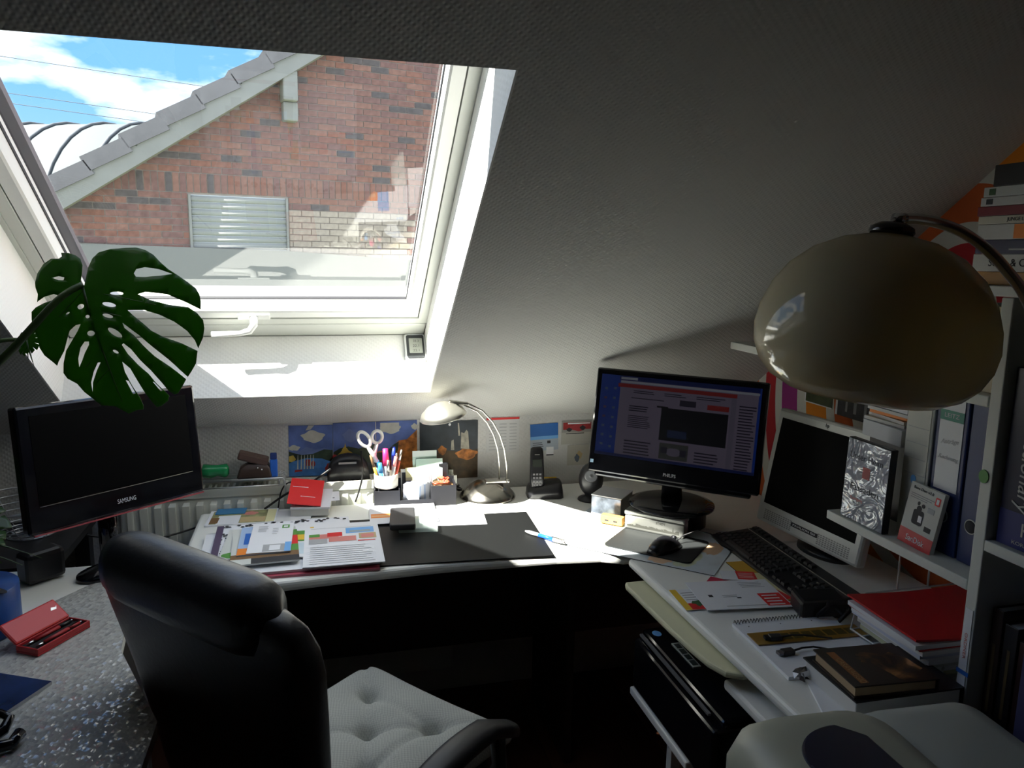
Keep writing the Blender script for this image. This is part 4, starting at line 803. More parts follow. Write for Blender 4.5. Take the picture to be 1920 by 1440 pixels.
# ================================================================ papers on the desk
PLASTIC=mat('clear_glass',(0.70,0.80,0.76),0.08); PLASTIC.node_tree.nodes['Principled BSDF'].inputs['Alpha'].default_value=0.45
sheet('letter',0.20,0.165,0.0015,WHITE,[(rect(0.02,0.30,0.45,0.52),ORG),(rect(0.03,0.36,0.4,0.44),mat('orange_pale',(0.85,0.45,0.2),0.6)),(rect(0.45,0.3,0.65,0.75),LBLUE)]+[(ell(0.80+0.045*k,0.93,0.014,0.03),LBLUE) for k in range(3)],'white letter with an orange print under the black wallet','letter',loc=(0.238,2.222,DZ+0.0085),rz=R(-3))
q=B(); q.box(-0.055,-0.06,0,0.055,0.06,0.014); tag(q.build('clear_box',[PLASTIC],loc=(0.268,2.108,DZ+0.0095),rot=R(-6),bevel=0.003),'clear plastic box under the letter and black wallet','box')
q=B(); q.prism(rrect(-0.036,-0.075,0.036,0.075,0.008),0,0.018); tag(q.build('black_wallet',[mat('wallet_black',(0.028,0.028,0.030),0.55,bump=0.1)],loc=(0.224,2.108,DZ+0.0245),rot=R(-6),bevel=0.004),'flat black case lying on the letter on the desk','case')
sheet('blank_sheet',0.155,0.125,0.0008,WHITE,[],'blank white sheet to the right of the black case','paper',loc=(0.398,2.160,DZ+0.0048),rz=R(-6),group='blank sheets on the blotter')
sheet('blank_sheet',0.150,0.120,0.0008,WHITE,[(rect(0,0.97,1,1),mat('pale_pink_edge',(0.8,0.6,0.6),0.7))],'blank white sheet with a faint pink top edge, upper one of two','paper',loc=(0.388,2.185,DZ+0.0058),rz=R(-4),group='blank sheets on the blotter')
# ball pen on the blotter edge
pnm=Matrix.Translation((0.560,1.998,DZ+0.010))@Matrix.Rotation(math.atan2(1.884-1.998,0.645-0.560),4,'Z')@Matrix.Rotation(R(90),4,'Y')
pn=mempty('ballpoint_pen',pnm,'white and blue ballpoint pen lying across the blotter edge','pen')
for nm,a,c_,r0,r1,m in (('tip',0.0,0.018,0.0025,0.0055,mat('pen_white',(0.75,0.75,0.73),0.3)),('grip',0.018,0.048,0.0055,0.0055,GREY),('barrel',0.048,0.098,0.0058,0.0055,mat('pen_blue',(0.02,0.12,0.70),0.25)),('cap',0.098,0.125,0.0055,0.0050,mat('pen_white',(0.75,0.75,0.73),0.3)),('button',0.125,0.137,0.003,0.003,STEEL)):
    q=B(); q.tube([(0,0,a),(0,0,c_)],[r0,r1],12); q.build(nm,[m],pn)
q=B(); q.box(-0.0075,-0.002,0.092,-0.0055,0.002,0.136); q.build('clip',[STEEL],pn)
# pile at the left end of the desk
sheet('red_folder',0.43,0.31,0.006,mat('folder_crimson',(0.45,0.06,0.10),0.6),[],'crimson cardboard folder at the bottom of the paper pile','folder',loc=(-0.075,1.990,DZ+0.0005),rz=R(-1),edge=mat('folder_layers',(0.50,0.16,0.20),0.7))
sheet('loose_papers',0.44,0.30,0.006,WHITE,[],'loose white papers on the crimson folder','papers',loc=(-0.085,1.998,DZ+0.0075),rz=R(1.5),edge=mat('paper_edges',(0.70,0.66,0.68),0.8))
random.seed(51)
orn=[(blob(random.uniform(0.02,0.98),random.uniform(0.90,0.99),0.015,0.02,9),INK) for i in range(46)]+[(blob(random.uniform(0.02,0.10),random.uniform(0.1,0.9),0.012,0.02,9),INK) for i in range(20)]+[(rect(0.0,0.0,0.05,0.97),mat('violet_band',(0.10,0.07,0.13),0.6))]
sheet('patterned_booklet',0.36,0.27,0.004,WHITE,orn,'white booklet with a dark ornamental border under the magazines','booklet',loc=(-0.100,2.062,DZ+0.014),rz=R(2))
random.seed(52)
mg=[(rect(0,0.0,1,0.13),INK),(rect(0.2,0.03,0.8,0.10),TAN),(blob(0.3,0.25,0.25,0.12),GREEN),(rect(0.45,0.15,0.75,0.8),PALEY),([(0.7,0.2),(1,0.2),(1,0.5),(0.8,0.45)],LBLUE),(rect(0.25,0.75,0.9,1),LBLUE),(cloud(0.6,0.88,0.25,0.08),WHITE),(ell(0.42,0.70,0.2,0.09),RED)]
sheet('magazine',0.175,0.25,0.004,mat('mag_white',(0.72,0.74,0.70),0.4),mg,'colourful magazine with a red oval on the left of the pile','magazine',loc=(-0.165,2.015,DZ+0.0185),rz=R(-2))
sheet('magazine',0.165,0.22,0.004,mat('mag_white',(0.72,0.74,0.70),0.4),[(rect(0.3,0.0,1,0.16),INK),(rect(0.0,0.16,1,0.3),BROWN),(rect(0.75,0.3,1,1),GREEN),(rect(0.8,0.5,1,0.8),RED)],'dark edged magazine under the white envelope','magazine',loc=(-0.145,1.985,DZ+0.0230),rz=R(3))
sheet('window_envelope',0.125,0.205,0.003,mat('env_blue',(0.40,0.55,0.80),0.5),[(rect(0,0,1,0.22),ORG),(rect(0.1,0.35,0.45,0.75),BLUE)],'blue and orange leaflet below the white envelope','leaflet',loc=(-0.150,2.030,DZ+0.0275),rz=R(1))
sheet('white_envelope',0.108,0.215,0.002,WHITE,[(rect(0.72,0.80,0.9,0.92),GREEN),(rect(0.76,0.83,0.86,0.89),WHITE),(rect(0.35,0.02,0.98,0.25),GREY),(rect(0.5,0.06,0.75,0.22),WHITE),(rect(0.85,0.0,1,0.3),LBLUE)]+lines(0.15,0.70,0.40,0.93,5,GREYINK,0.25)+lines(0.5,0.6,0.65,0.85,4,GREY,0.25),'white addressed envelope with green stamp on the pile','envelope',loc=(-0.132,2.035,DZ+0.0310),rz=R(-1))
pgp=[(rect(0.07,0.92,0.12,0.95),YEL),(rect(0.08,0.88,0.9,0.885),GREYINK),(rect(0.55,0.72,0.93,0.86),LBLUE),(rect(0.6,0.74,0.88,0.79),mat('sea_grey',(0.35,0.42,0.45),0.5)),(rect(0.06,0.62,0.45,0.73),PINK),(rect(0.06,0.67,0.2,0.74),GREEN),(rect(0.3,0.66,0.5,0.76),RED),(rect(0.06,0.50,0.30,0.62),GREY),(rect(0.32,0.53,0.68,0.65),PINK),(rect(0.72,0.57,0.95,0.70),TAN),(rect(0.75,0.59,0.92,0.68),PINK),(rect(0.70,0.51,0.93,0.53),RED)]+lines(0.08,0.05,0.9,0.46,9,GREY,0.18,0.2)
sheet('printed_page',0.200,0.302,0.003,WHITE,pgp,'printed white page with small colour photos on the pile','page',loc=(0.052,1.985,DZ+0.0190),rz=R(-0.5))
sheet('leaflet',0.06,0.20,0.002,WHITE,[(rect(0.1,0.55,0.9,0.95),GREEN),(rect(0.2,0.6,0.8,0.8),YEL),(rect(0.1,0.1,0.9,0.5),mat('leaf_pale_blue',(0.6,0.72,0.8),0.5))],'narrow green and white leaflet left of the printed page','leaflet',loc=(-0.052,2.010,DZ+0.0190),rz=R(-4))
sheet('nature_magazine',0.195,0.125,0.005,WHITE,[(rect(0.05,0.05,0.98,0.95),mat('mag_green_brown',(0.30,0.30,0.14),0.5,vary=0.5,vscale=40)),(rect(0.15,0.02,0.47,0.62),WHITE),(blob(0.6,0.72,0.12,0.12),PINK),(rect(0.85,0.05,0.98,0.95),PALEY),(rect(0.48,0.1,0.84,0.45),TAN),(rect(0.05,0.1,0.17,0.5),BROWN)],'magazine with a brown green photo at the back left of the desk','magazine',loc=(-0.228,2.300,DZ+0.0005),rz=R(-2))
sheet('blue_card_small',0.085,0.05,0.002,mat('card_blue2',(0.05,0.22,0.45),0.5),[],'blue card lying behind the nature magazine','card',loc=(-0.265,2.352,DZ+0.0058),rz=R(-3))
sheet('plain_box_lid',0.10,0.115,0.006,mat('lid_white',(0.70,0.70,0.68),0.6),[],'plain white flat carton beside the nature magazine','carton',loc=(-0.082,2.268,DZ+0.0005),rz=R(-2))
# stack with the red booklet
q=B(); q.box(-0.055,-0.05,0,0.055,0.05,0.022); tag(q.build('card_stack',[mat('stack_edges',(0.62,0.61,0.56),0.8)],loc=(-0.030,2.312,DZ+0.0068),rot=R(-6)),'stack of pale cards under the red booklet','papers')
sheet('grey_booklet',0.115,0.105,0.006,WHITE,lines(0.1,0.1,0.5,0.3,3,GREYINK,0.3),'white booklet on the card stack, under the red one','booklet',mw=Matrix.Translation((-0.028,2.312,DZ+0.040))@Matrix.Rotation(R(-6),4,'Z')@Matrix.Rotation(R(14),4,'X'))
sheet('white_slip',0.035,0.06,0.001,WHITE,[(ell(0.5,0.3,0.1,0.06),GREYINK)],'little white slip sticking out right of the red booklet','paper',mw=Matrix.Translation((0.036,2.320,DZ+0.045))@Matrix.Rotation(R(10),4,'X'))
rb=sheet('red_booklet',0.098,0.110,0.003,mat('booklet_red',(0.85,0.03,0.03),0.4),[(rect(0.08,0.66,0.55,0.68),WHITE),(rect(0.4,0.30,0.8,0.315),WHITE),(ell(0.38,0.31,0.02,0.015),WHITE)],'bright red booklet lying tilted on top of the paper stack','booklet',mw=Matrix.Translation((-0.045,2.312,DZ+0.065))@Matrix.Rotation(R(-8),4,'Z')@Matrix.Rotation(R(26),4,'X')@Matrix.Rotation(R(8),4,'Y'))
# loose cables in front of the radiator
def cable(name,pts,r,label,m=CABLE,grp=None):
    cu=[Vector(p) for p in pts]; out=[]
    for i in range(len(cu)-1):
        p0=cu[max(0,i-1)];p1=cu[i];p2=cu[i+1];p3=cu[min(len(cu)-1,i+2)]
        for k in range(6):
            t=k/6; out.append(0.5*((2*p1)+(p2-p0)*t+(2*p0-5*p1+4*p2-p3)*t*t+(3*p1-p0-3*p2+p3)*t**3))
    out.append(cu[-1]); o0=out[0].copy(); q=B(); q.tube([p-o0 for p in out],r,6); return tag(q.build(name,[m],loc=o0),label,'cable',grp)
cable('black_cable',[(0.125,2.374,0.90),(0.128,2.370,0.83),(0.118,2.370,0.78),(0.104,2.374,0.735)],0.0028,'thin black cable hanging left of the organizer')
cable('black_cable',[(0.03,2.365,0.85),(-0.04,2.360,0.805),(-0.10,2.358,0.782),(-0.17,2.360,0.735)],0.0035,'thick black cable slanting behind the red booklet')
cable('black_cable',[(-0.02,2.366,0.805),(-0.09,2.364,0.815),(-0.118,2.362,0.790),(-0.13,2.362,0.735)],0.0022,'thin black cable looping over the radiator front')
cable('black_cable',[(-0.62,2.20,0.745),(-0.5,2.25,0.70),(-0.42,2.30,0.695),(-0.36,2.37,0.69)],0.003,'black cable running from the television to behind the desk')
# ================================================================ papers on the return desk
random.seed(61)
Z0=DZ+0.0006
sheet('yellow_envelope',0.10,0.235,0.0016,mat('env_ochre',(0.62,0.36,0.04),0.6),[],'ochre yellow envelope half under the keyboard','envelope',loc=(1.062,1.570,Z0),rz=R(-3),edge=INK)
sheet('yellow_leaflet',0.075,0.15,0.001,PALEY,[([(0,0.9),(0.25,1),(0.85,0.0),(0.5,0.0)],RED),(rect(0.0,0.0,0.4,0.35),GREEN)],'yellow and green leaflet with a red stripe beside the letter','leaflet',loc=(1.040,1.532,Z0+0.003),rz=R(-4))
sheet('red_coupon',0.085,0.055,0.0008,WHITE,[(rect(0.45,0.1,1.0,1.0),RED)]+lines(0.5,0.3,0.95,0.9,4,WHITE,0.25,0.1),'small white and red coupon above the letter','paper',loc=(1.000,1.598,Z0+0.0045),rz=R(-20))
sheet('red_envelope',0.075,0.075,0.001,mat('env_crimson',(0.55,0.03,0.08),0.6),[],'crimson envelope whose corner peeks out above the letter','envelope',loc=(0.935,1.565,Z0),rz=R(45))
sheet('food_flyer',0.060,0.105,0.0012,WHITE,[(rect(0,0,0.28,1),YEL),(rect(0.28,0.0,1,0.3),RED),(blob(0.7,0.28,0.25,0.15),DGREEN),(blob(0.45,0.18,0.15,0.1),RED)]+lines(0.35,0.45,0.9,0.9,4,GREYINK,0.25),'yellow and white food flyer at the desk edge','flyer',loc=(0.820,1.508,Z0+0.0015),rz=R(-4))
lt=lines(0.62,0.72,0.93,0.95,4,GREYINK,0.2,0.2)+lines(0.3,0.40,0.5,0.5,2,GREYINK,0.25)+[(rect(0.14,0.42,0.19,0.50),INK),(rect(0.45,0.34,0.5,0.38),INK),(rect(0.25,0.08,0.75,0.10),GREY),(rect(0.74,0.05,0.79,0.12),INK),(rect(0.72,0.05,0.985,0.48),RED)]+[(rect(0.75,0.08+0.1*k,0.93,0.115+0.1*k),WHITE) for k in range(4)]
sheet('order_letter',0.205,0.148,0.0015,WHITE,lt,'white letter with a red printed box on the return desk','letter',loc=(0.940,1.500,Z0+0.0058),rz=R(-7))
# spiral pad
spd=empty('spiral_pad',(0.965,1.262,Z0),R(-2),'white spiral bound writing pad under the ruler','notepad')
q=B(); q.box(-0.118,-0.112,0,0.118,0.105,0.007); q.build('pages',[WHITE],spd)
q=B()
for k in range(30):
    x=-0.112+0.0076*k; q.tube([(x,0.098,0.008),(x,0.103,0.0125),(x+0.001,0.109,0.011),(x+0.001,0.110,0.004),(x+0.001,0.106,0.0)],0.0009,5)
o=q.build('spiral_wire',[CABLE],spd); o['kind']='stuff'
for k in range(3):
    q=B(); q.prism(ell(-0.09+0.075*k,0.085,0.0016,0.0016,8),0.007,0.0073); q.build('punch_hole',[INK],spd)
rl=empty('ruler',(0.978,1.288,Z0+0.0082),R(-3),'brown translucent ruler lying on the spiral pad','ruler')
q=B(); q.box(-0.125,-0.024,0,0.125,0.024,0.002); q.build('blade',[mat('ruler_amber',(0.30,0.17,0.03),0.2)],rl)
for k in range(8):
    q=B(); q.box(-0.085+0.025*k,-0.012,0.002,-0.065+0.025*k,0.012,0.0023); q.build('window',[mat('ruler_window',(0.10,0.07,0.02),0.2)],rl)
for i,(x,y,ln,a,lab) in enumerate(((0.884,1.284,0.10,-8,'flat black plug end lying on the ruler'),(0.878,1.229,0.09,2,'black square data plug lying on the spiral pad'))):
    us=empty('usb_plug',(x,y,Z0+0.0107 if i==0 else Z0+0.0075),R(a),lab,'cable')
    q=B(); q.box(0,-0.008,0,0.026,0.008,0.010); q.build('plug_body',[BLACK],us,bevel=0.002)
    q=B(); q.box(-0.010,-0.006,0.002,0,0.006,0.008); q.build('plug_tip',[mat('plug_metal',(0.25,0.25,0.26),0.4,0.8) if i else BLACK],us)
    q=B(); q.tube([(0.025,0,0.005),(0.05,0.004,0.006),(0.075,0.002,0.006),(0.13,-0.012-0.02*i,0.004)],0.0022,6); q.build('cord',[CABLE],us)
# black adapter with tangled lead
q=B(); q.prism([(-0.062,-0.035),(0.045,-0.042),(0.062,0.030),(-0.048,0.040)],0,0.042); tag(q.build('power_adapter',[mat('adapter_black',(0.010,0.010,0.011),0.35)],loc=(1.078,1.392,Z0),rot=R(-4),bevel=0.008),'black power adapter block below the keyboard','adapter')
random.seed(71)
q=B(); q.tube([(0.0,0,0.004),(0.02,-0.01,0.03),(0.035,0.015,0.03),(0.05,-0.02,0.012),(0.03,-0.035,0.006),(0.06,-0.03,0.025),(0.075,0.005,0.02),(0.09,-0.03,0.006),(0.12,-0.045,0.004)],0.0045,7); tag(q.build('adapter_lead',[CABLE],loc=(1.045,1.352,Z0+0.008)),'tangled black lead coming out of the power adapter','cable')
# books by the tray
bk1=empty('thick_book',(0.985,1.085,Z0),R(-1),'thick black-covered book with white page edges under the art book','book')
q=B(); q.box(-0.105,-0.072,0.003,0.108,0.072,0.036); q.build('pages',[mat('page_edges',(0.66,0.66,0.64),0.8)],bk1,bevel=0.002)
for z in (0.0,0.036):
    q=B(); q.box(-0.109,-0.076,z,0.112,0.076,z+0.003); q.build('cover',[BLACK],bk1)
q=B(); q.box(0.109,-0.076,0.003,0.112,0.076,0.036); q.build('spine',[BLACK],bk1)
bk2=empty('art_book',(0.955,1.078,Z0+0.0395),R(-4),'art book with a brown and amber cover on top of the thick book','book')
q=B(); q.box(-0.070,-0.060,0.0025,0.086,0.060,0.020); q.build('pages',[mat('page_edges_tan',(0.45,0.33,0.20),0.7)],bk2)
random.seed(81)
AMB=mat('cover_amber',(0.40,0.17,0.03),0.35,vary=0.4,vscale=30); SKN=mat('cover_flesh',(0.48,0.24,0.11),0.35,vary=0.3,vscale=40); CDK=mat('cover_dark',(0.02,0.012,0.008),0.3)
q=B(); q.box(-0.074,-0.064,0.0,0.090,0.064,0.0025); q.build('cover',[CDK],bk2)
ARTM=mat('cover_painting',(0.03,0.02,0.01),0.3); t=ARTM.node_tree; co=t.nodes.new('ShaderNodeTexCoord'); n2=t.nodes.new('ShaderNodeTexNoise'); n2.inputs['Scale'].default_value=22; n2.inputs['Detail'].default_value=4; n2.inputs['Distortion'].default_value=0.8; t.links.new(co.outputs['Object'],n2.inputs['Vector'])
rp=t.nodes.new('ShaderNodeValToRGB'); rp.color_ramp.elements[0].position=0.42; rp.color_ramp.elements[0].color=(0.010,0.007,0.005,1); rp.color_ramp.elements[1].position=0.72; rp.color_ramp.elements[1].color=(0.50,0.24,0.08,1)
e_=rp.color_ramp.elements.new(0.56); e_.color=(0.14,0.055,0.012,1); t.links.new(n2.outputs['Fac'],rp.inputs[0]); t.links.new(rp.outputs[0],t.nodes['Principled BSDF'].inputs['Base Color'])
cv=sheet('cover',0.164,0.128,0.0025,CDK,[(blob(0.72,0.40,0.24,0.36),ARTM),(blob(0.52,0.66,0.17,0.17),ARTM),(rect(0.10,0.06,0.20,0.88),mat('cover_band',(0.30,0.11,0.03),0.4))],None,None,loc=(0.008,0,0.020),parent=bk2)
text('CARAVAGGIO',0.016,mat('title_tan',(0.45,0.28,0.12),0.4),bk2,(-0.050,-0.016,0.0232),(0,0,R(-90)),width=0.080)
q=B(); q.box(0.087,-0.064,0.0025,0.090,0.064,0.020); q.build('spine',[CDK],bk2)
sheet('white_booklet',0.16,0.14,0.004,WHITE,[],'white booklet sticking out under the thick book','booklet',loc=(0.925,1.052,Z0-0.0002),rz=R(-20)).location.z=Z0
random.seed(82)
q=B(); q.loft([[(-0.02,-0.006,0.002),(0.02,-0.008,0.006),(0.018,0.008,0.012),(-0.016,0.007,0.008)],[(-0.01,-0.004,0.010),(0.012,-0.004,0.014),(0.01,0.004,0.018),(-0.012,0.004,0.016)]],0,False); q.T=Matrix.Rotation(R(60),4,'Z'); q.loft([[(-0.02,-0.005,0.0),(0.02,-0.005,0.004),(0.02,0.005,0.006),(-0.02,0.006,0.004)],[(-0.015,-0.002,0.008),(0.015,-0.004,0.012),(0.013,0.004,0.012),(-0.014,0.003,0.010)]],0,False)
tag(q.build('foil_wrapper',[mat('foil_silver',(0.7,0.7,0.7),0.2,0.9)],loc=(0.868,1.150,Z0+0.007)),'crumpled silver foil at the corner of the spiral pad','wrapper')
# wire letter tray + stack
ty=empty('wire_letter_tray',(1.24,1.185,Z0),0,'white wire letter tray loaded with papers beside the shelf','letter tray')
TW=mat('tray_wire_white',(0.60,0.60,0.58),0.4,0.2)
def tw(nm,pts): 
    q=B(); q.tube(pts,0.0022,6); q.build(nm,[TW],ty)
tw('side_wire',[(-0.130,0.125,0.045),(-0.160,0.100,0.012),(-0.155,-0.10,0.012),(-0.140,-0.118,0.012),(-0.115,-0.100,0.030)])
tw('back_wire',[(-0.130,0.125,0.045),(-0.10,0.135,0.07),(0.15,0.135,0.07),(0.18,0.120,0.045)])
tw('side_wire',[(0.18,0.120,0.045),(0.19,0.10,0.012),(0.19,-0.09,0.012)])
for k in range(7): tw('base_wire',[(-0.155,-0.09+0.032*k,0.010),(0.19,-0.09+0.032*k,0.010)])
for x in (-0.14,0.17):
    for y in (-0.09,0.10): tw('foot',[(x,y,0.010),(x,y,0.0)])
for x in (-0.02,0.06): tw('upright',[(x,0.135,0.07),(x,0.137,0.20)])
random.seed(91)
zz=Z0+0.0135
PAPC=[WHITE,WHITE,mat('paper_greenish',(0.60,0.62,0.42),0.8),WHITE,CREAM,WHITE,mat('paper_bluish',(0.62,0.66,0.78),0.8),WHITE,WHITE,RED,WHITE]
labs=['pale green sheet bundle at the bottom of the tray stack','white sheet bundle above the green one in the tray','grey white sheets low in the tray stack','white sheets with curled corner in the middle of the tray stack','bluish sheets in the middle of the tray stack','white sheets above the bluish ones in the tray','thin red folder halfway up the tray stack','white sheets just under the top red folder']
cols=[mat('paper_greenish',(0.60,0.62,0.42),0.8),WHITE,mat('paper_grey',(0.6,0.6,0.58),0.8),WHITE,mat('paper_bluish',(0.62,0.66,0.78),0.8),WHITE,mat('folder_red',(0.55,0.01,0.015),0.4),WHITE]
for i in range(8):
    th=0.003 if i==6 else 0.0085
    sheet('paper_bundle',0.285-0.006*random.random(),0.195,th,cols[i],[],labs[i],'papers',loc=(1.238-0.006*i+0.006*random.random(),1.178+0.004*random.uniform(-1,1),zz),rz=R(random.uniform(-3.0,0.5)),group='papers in the wire tray')
    zz+=th+0.0008
sheet('red_folder',0.29,0.20,0.004,mat('folder_red',(0.55,0.01,0.015),0.4),[],'bright red folder on top of the tray stack','folder',loc=(1.205,1.180,zz+0.0002),rz=R(-2),curl=0.006)
# ================================================================ desktop shelf unit along the gable
hu=empty('desk_shelf',(1.285,1.25,0.95),0,'white open shelf board fixed over the return desk holding binders','shelf')
SHM=mat('shelf_white',(0.68,0.69,0.64),0.5)
q=B(); q.box(-0.165,-0.199,-0.020,0.163,0.195,0.0); q.build('board',[SHM],hu,bevel=0.002)
q=B(); q.box(0.14,0.10,-0.15,0.160,0.13,-0.020); q.build('bracket',[SHM],hu)
us=empty('wall_shelf',(1.285,1.49,1.285),0,'long white wall shelf on the gable below the slope','shelf')
q=B(); q.box(-0.165,-0.438,-0.020,0.163,0.42,0.0); q.build('board',[SHM],us,bevel=0.002)
for y in (-0.3,0.3):
    q=B(); q.box(0.0,y-0.01,-0.035,0.160,y+0.01,-0.020); q.build('bracket',[SHM],us)
# bookcase beside it (the white upright is its side panel)
bc=empty('bookcase',(1.285,0.724,0),0,'white bookcase at the right edge of the picture','bookcase')
q=B(); q.box(-0.165,0.302,0,0.163,0.326,1.455); q.build('side_panel',[SHM],bc,bevel=0.002)
q=B(); q.box(-0.165,-0.40,0,0.163,-0.376,1.455); q.build('side_panel',[SHM],bc)
q=B(); q.box(-0.165,-0.42,1.456,0.163,0.418,1.474); q.build('top_board',[SHM],bc,bevel=0.002)
for z in (0.10,0.655,1.035):
    q=B(); q.box(-0.165,-0.376,z-0.020,0.163,0.302,z); q.build('shelf_board',[SHM],bc,bevel=0.002)
q=B(); q.box(0.150,-0.376,0.0,0.163,0.302,1.455); q.build('back_panel',[mat('bookcase_back',(0.10,0.09,0.08),0.8)],bc)
q=B(); q.box(-0.1665,0.306,0.70,-0.165,0.322,0.90); lb=q.build('paper_strip',[WHITE],bc)
q=B(); q.box(-0.1675,0.300,0.775,-0.1665,0.326,0.783); q.build('blue_tape',[BLUE],bc)
q=B(); q.prism(ell(0.0,0.0,0.010,0.012),0,0.0015); q.build('green_sticker',[GREEN],bc,(-0.1655,0.318,1.145),(R(90),0,R(-90)))
text('ORDNER',0.008,PINK,bc,(-0.1672,0.314,0.83),(R(90),R(90),R(-90)),width=0.05)
# binders on the lower shelf: spine faces -x
def binder(y0,y1,h,m,label,white_label,x0=1.172):
    bd=empty('ring_binder',(x0,(y0+y1)/2,0.9505),0,label,'binder','ring binders on the shelf'); wy=(y1-y0)/2
    q=B(); q.box(0,-wy,0,0.27,wy,h); q.build('body',[m],bd,bevel=0.003)
    q=B(); q.T=Matrix.Translation((-0.0005,0,0.075))@Matrix.Rotation(R(90),4,'Y'); q.tube([(0.0132*math.cos(2*PI*k/24),0.0132*math.sin(2*PI*k/24),0) for k in range(24)],0.0012,6,closed=True); q.build('finger_ring',[mat('ring_dull',(0.4,0.4,0.4),0.35,0.9)],bd)
    q=B(); q.T=Matrix.Translation((-0.0004,0,0.075))@Matrix.Rotation(R(90),4,'Y'); q.lathe([(0,0.0003),(0.0125,0.0003),(0.0125,-0.0006),(0,-0.0006)],20); q.build('finger_hole',[INK],bd)
    return bd,wy
BNAVY=mat('binder_navy',(0.015,0.03,0.12),0.4)
b1,wy=binder(1.219,1.290,0.30,mat('binder_white',(0.58,0.58,0.52),0.5),'white ring binder with ruled spine label, leftmost binder',True)
q=B(); q.box(-0.0012,-wy+0.006,0.11,-0.0002,wy-0.006,0.285); l1=q.build('spine_label',[mat('label_cream',(0.62,0.62,0.56),0.7)],b1)
for k in range(4): q=B(); q.box(-0.0016,-wy+0.008,0.135+0.032*k,-0.0012,wy-0.008,0.136+0.032*k); q.build('rule',[GREY],l1)
q=B(); q.T=Matrix.Translation((-0.0012,0.0,0.287))@Matrix.Rotation(R(-90),4,'Z')@Matrix.Rotation(R(90),4,'X'); q.prism(rrect(-0.020,-0.008,0.020,0.008,0.007),0,0.001); q.build('red_badge',[RED],b1)
text('Leitz',0.012,WHITE,b1,(-0.0026,0,0.287),(R(90),0,R(-90)),width=0.03)
q=B(); q.T=Matrix.Translation((-0.0016,0.0,0.125))@Matrix.Rotation(R(-90),4,'Z')@Matrix.Rotation(R(90),4,'X'); q.prism(ell(0,0,0.007,0.009),0,0.0006); q.build('blue_emblem',[LBLUE],b1)
b2,wy=binder(1.137,1.213,0.315,BNAVY,'navy ring binder with a large white spine label',True)
q=B(); q.box(-0.0012,-wy+0.010,0.125,-0.0002,wy-0.010,0.305); l1=q.build('spine_label',[mat('label_white',(0.62,0.64,0.66),0.3)],b2)
q=B(); q.box(-0.0018,-wy+0.010,0.262,-0.0012,wy-0.010,0.282); q.build('green_bar',[mat('label_green',(0.03,0.22,0.15),0.5)],l1)
text('LEITZ',0.012,mat('label_white',(0.62,0.64,0.66),0.3),b2,(-0.0020,0,0.272),(R(90),0,R(-90)),width=0.035)
text('Anträge',0.013,GREY,b2,(-0.0015,0,0.222),(R(90),R(-8),R(-90)),shear=0.3)
text('Rechnung',0.012,GREY,b2,(-0.0015,0,0.190),(R(90),0,R(-90)),shear=0.3)
b3,wy=binder(1.080,1.132,0.310,BNAVY,'navy ring binder without a label, next to the white upright',False)
# dvd case in crinkled wrap
CRK=mat('crinkled_wrap',(0.36,0.38,0.43),0.10,0.08,vary=0.25,vscale=10); 
t=CRK.node_tree; n2=t.nodes.new('ShaderNodeTexNoise'); n2.inputs['Scale'].default_value=13; n2.inputs['Detail'].default_value=1.5; n2.inputs['Distortion'].default_value=3.0; co=t.nodes.new('ShaderNodeTexCoord'); t.links.new(co.outputs['Object'],n2.inputs['Vector']); bp=t.nodes.new('ShaderNodeBump'); bp.inputs['Strength'].default_value=0.9; bp.inputs['Distance'].default_value=0.01; t.links.new(n2.outputs['Fac'],bp.inputs['Height']); t.links.new(bp.outputs[0],t.nodes['Principled BSDF'].inputs['Normal'])
dm=frame((1.128,1.343,0.9507),(0.0,-1,0),(0.03,0,1))      # x to the right along the shelf, y up, z towards the room
dvd=mempty('dvd_case',dm,'film case in crinkled clear wrap standing on the shelf','case')
q=B(); q.box(-0.066,0,-0.016,0.066,0.180,0.0); q.build('case',[BLACK],dvd,bevel=0.002)
q=B(); q.box(-0.064,0.002,0.0,0.064,0.178,0.0012); q.build('sleeve',[CRK],dvd)
text('Unser Heim',0.020,INK,dvd,(-0.004,0.143,0.0016),width=0.10); text('Fassaden',0.020,INK,dvd,(0.0,0.075,0.0016),width=0.085); text('Rundgang',0.010,PINK,dvd,(-0.02,0.050,0.0016))
q=B(); q.box(-0.010,0.10,0.0012,0.012,0.125,0.0017); q.build('red_print',[DRED],dvd)
# memory card box leaning on the binders
sm=frame((1.140,1.205,0.9507),(0.02,-1,-0.06),(0.13,-0.1,1))
sd=mempty('memory_card_box',sm,'white retail box with red base strip leaning against the binders','box')
q=B(); q.box(-0.042,0,-0.010,0.042,0.125,0.0); q.build('carton',[mat('box_white',(0.58,0.58,0.54),0.6)],sd)
q=B(); q.box(-0.042,0,0.0,0.042,0.030,0.0005); q.build('red_strip',[mat('box_red',(0.55,0.02,0.03),0.4)],sd)
text('SanDisk',0.017,WHITE,sd,(0,0.014,0.0008),width=0.046)
text('Base Duo v3.0',0.008,INK,sd,(-0.008,0.116,0.0006),width=0.05)
q=B(); 
for k in range(3): q.box(-0.036,0.103-0.004*k,0.0,0.026-0.01*k,0.1042-0.004*k,0.0004)
q.build('small_print',[GREYINK],sd)
q=B(); q.prism(rrect(-0.020,0.045,0.006,0.075,0.005),0,0.0006); q.prism(ell(-0.008,0.078,0.006,0.006),0,0.0007); q.prism(rect(-0.005,0.052,0.004,0.065),0.0006,0.0010,1); q.build('device_picture',[INK,WHITE],sd)
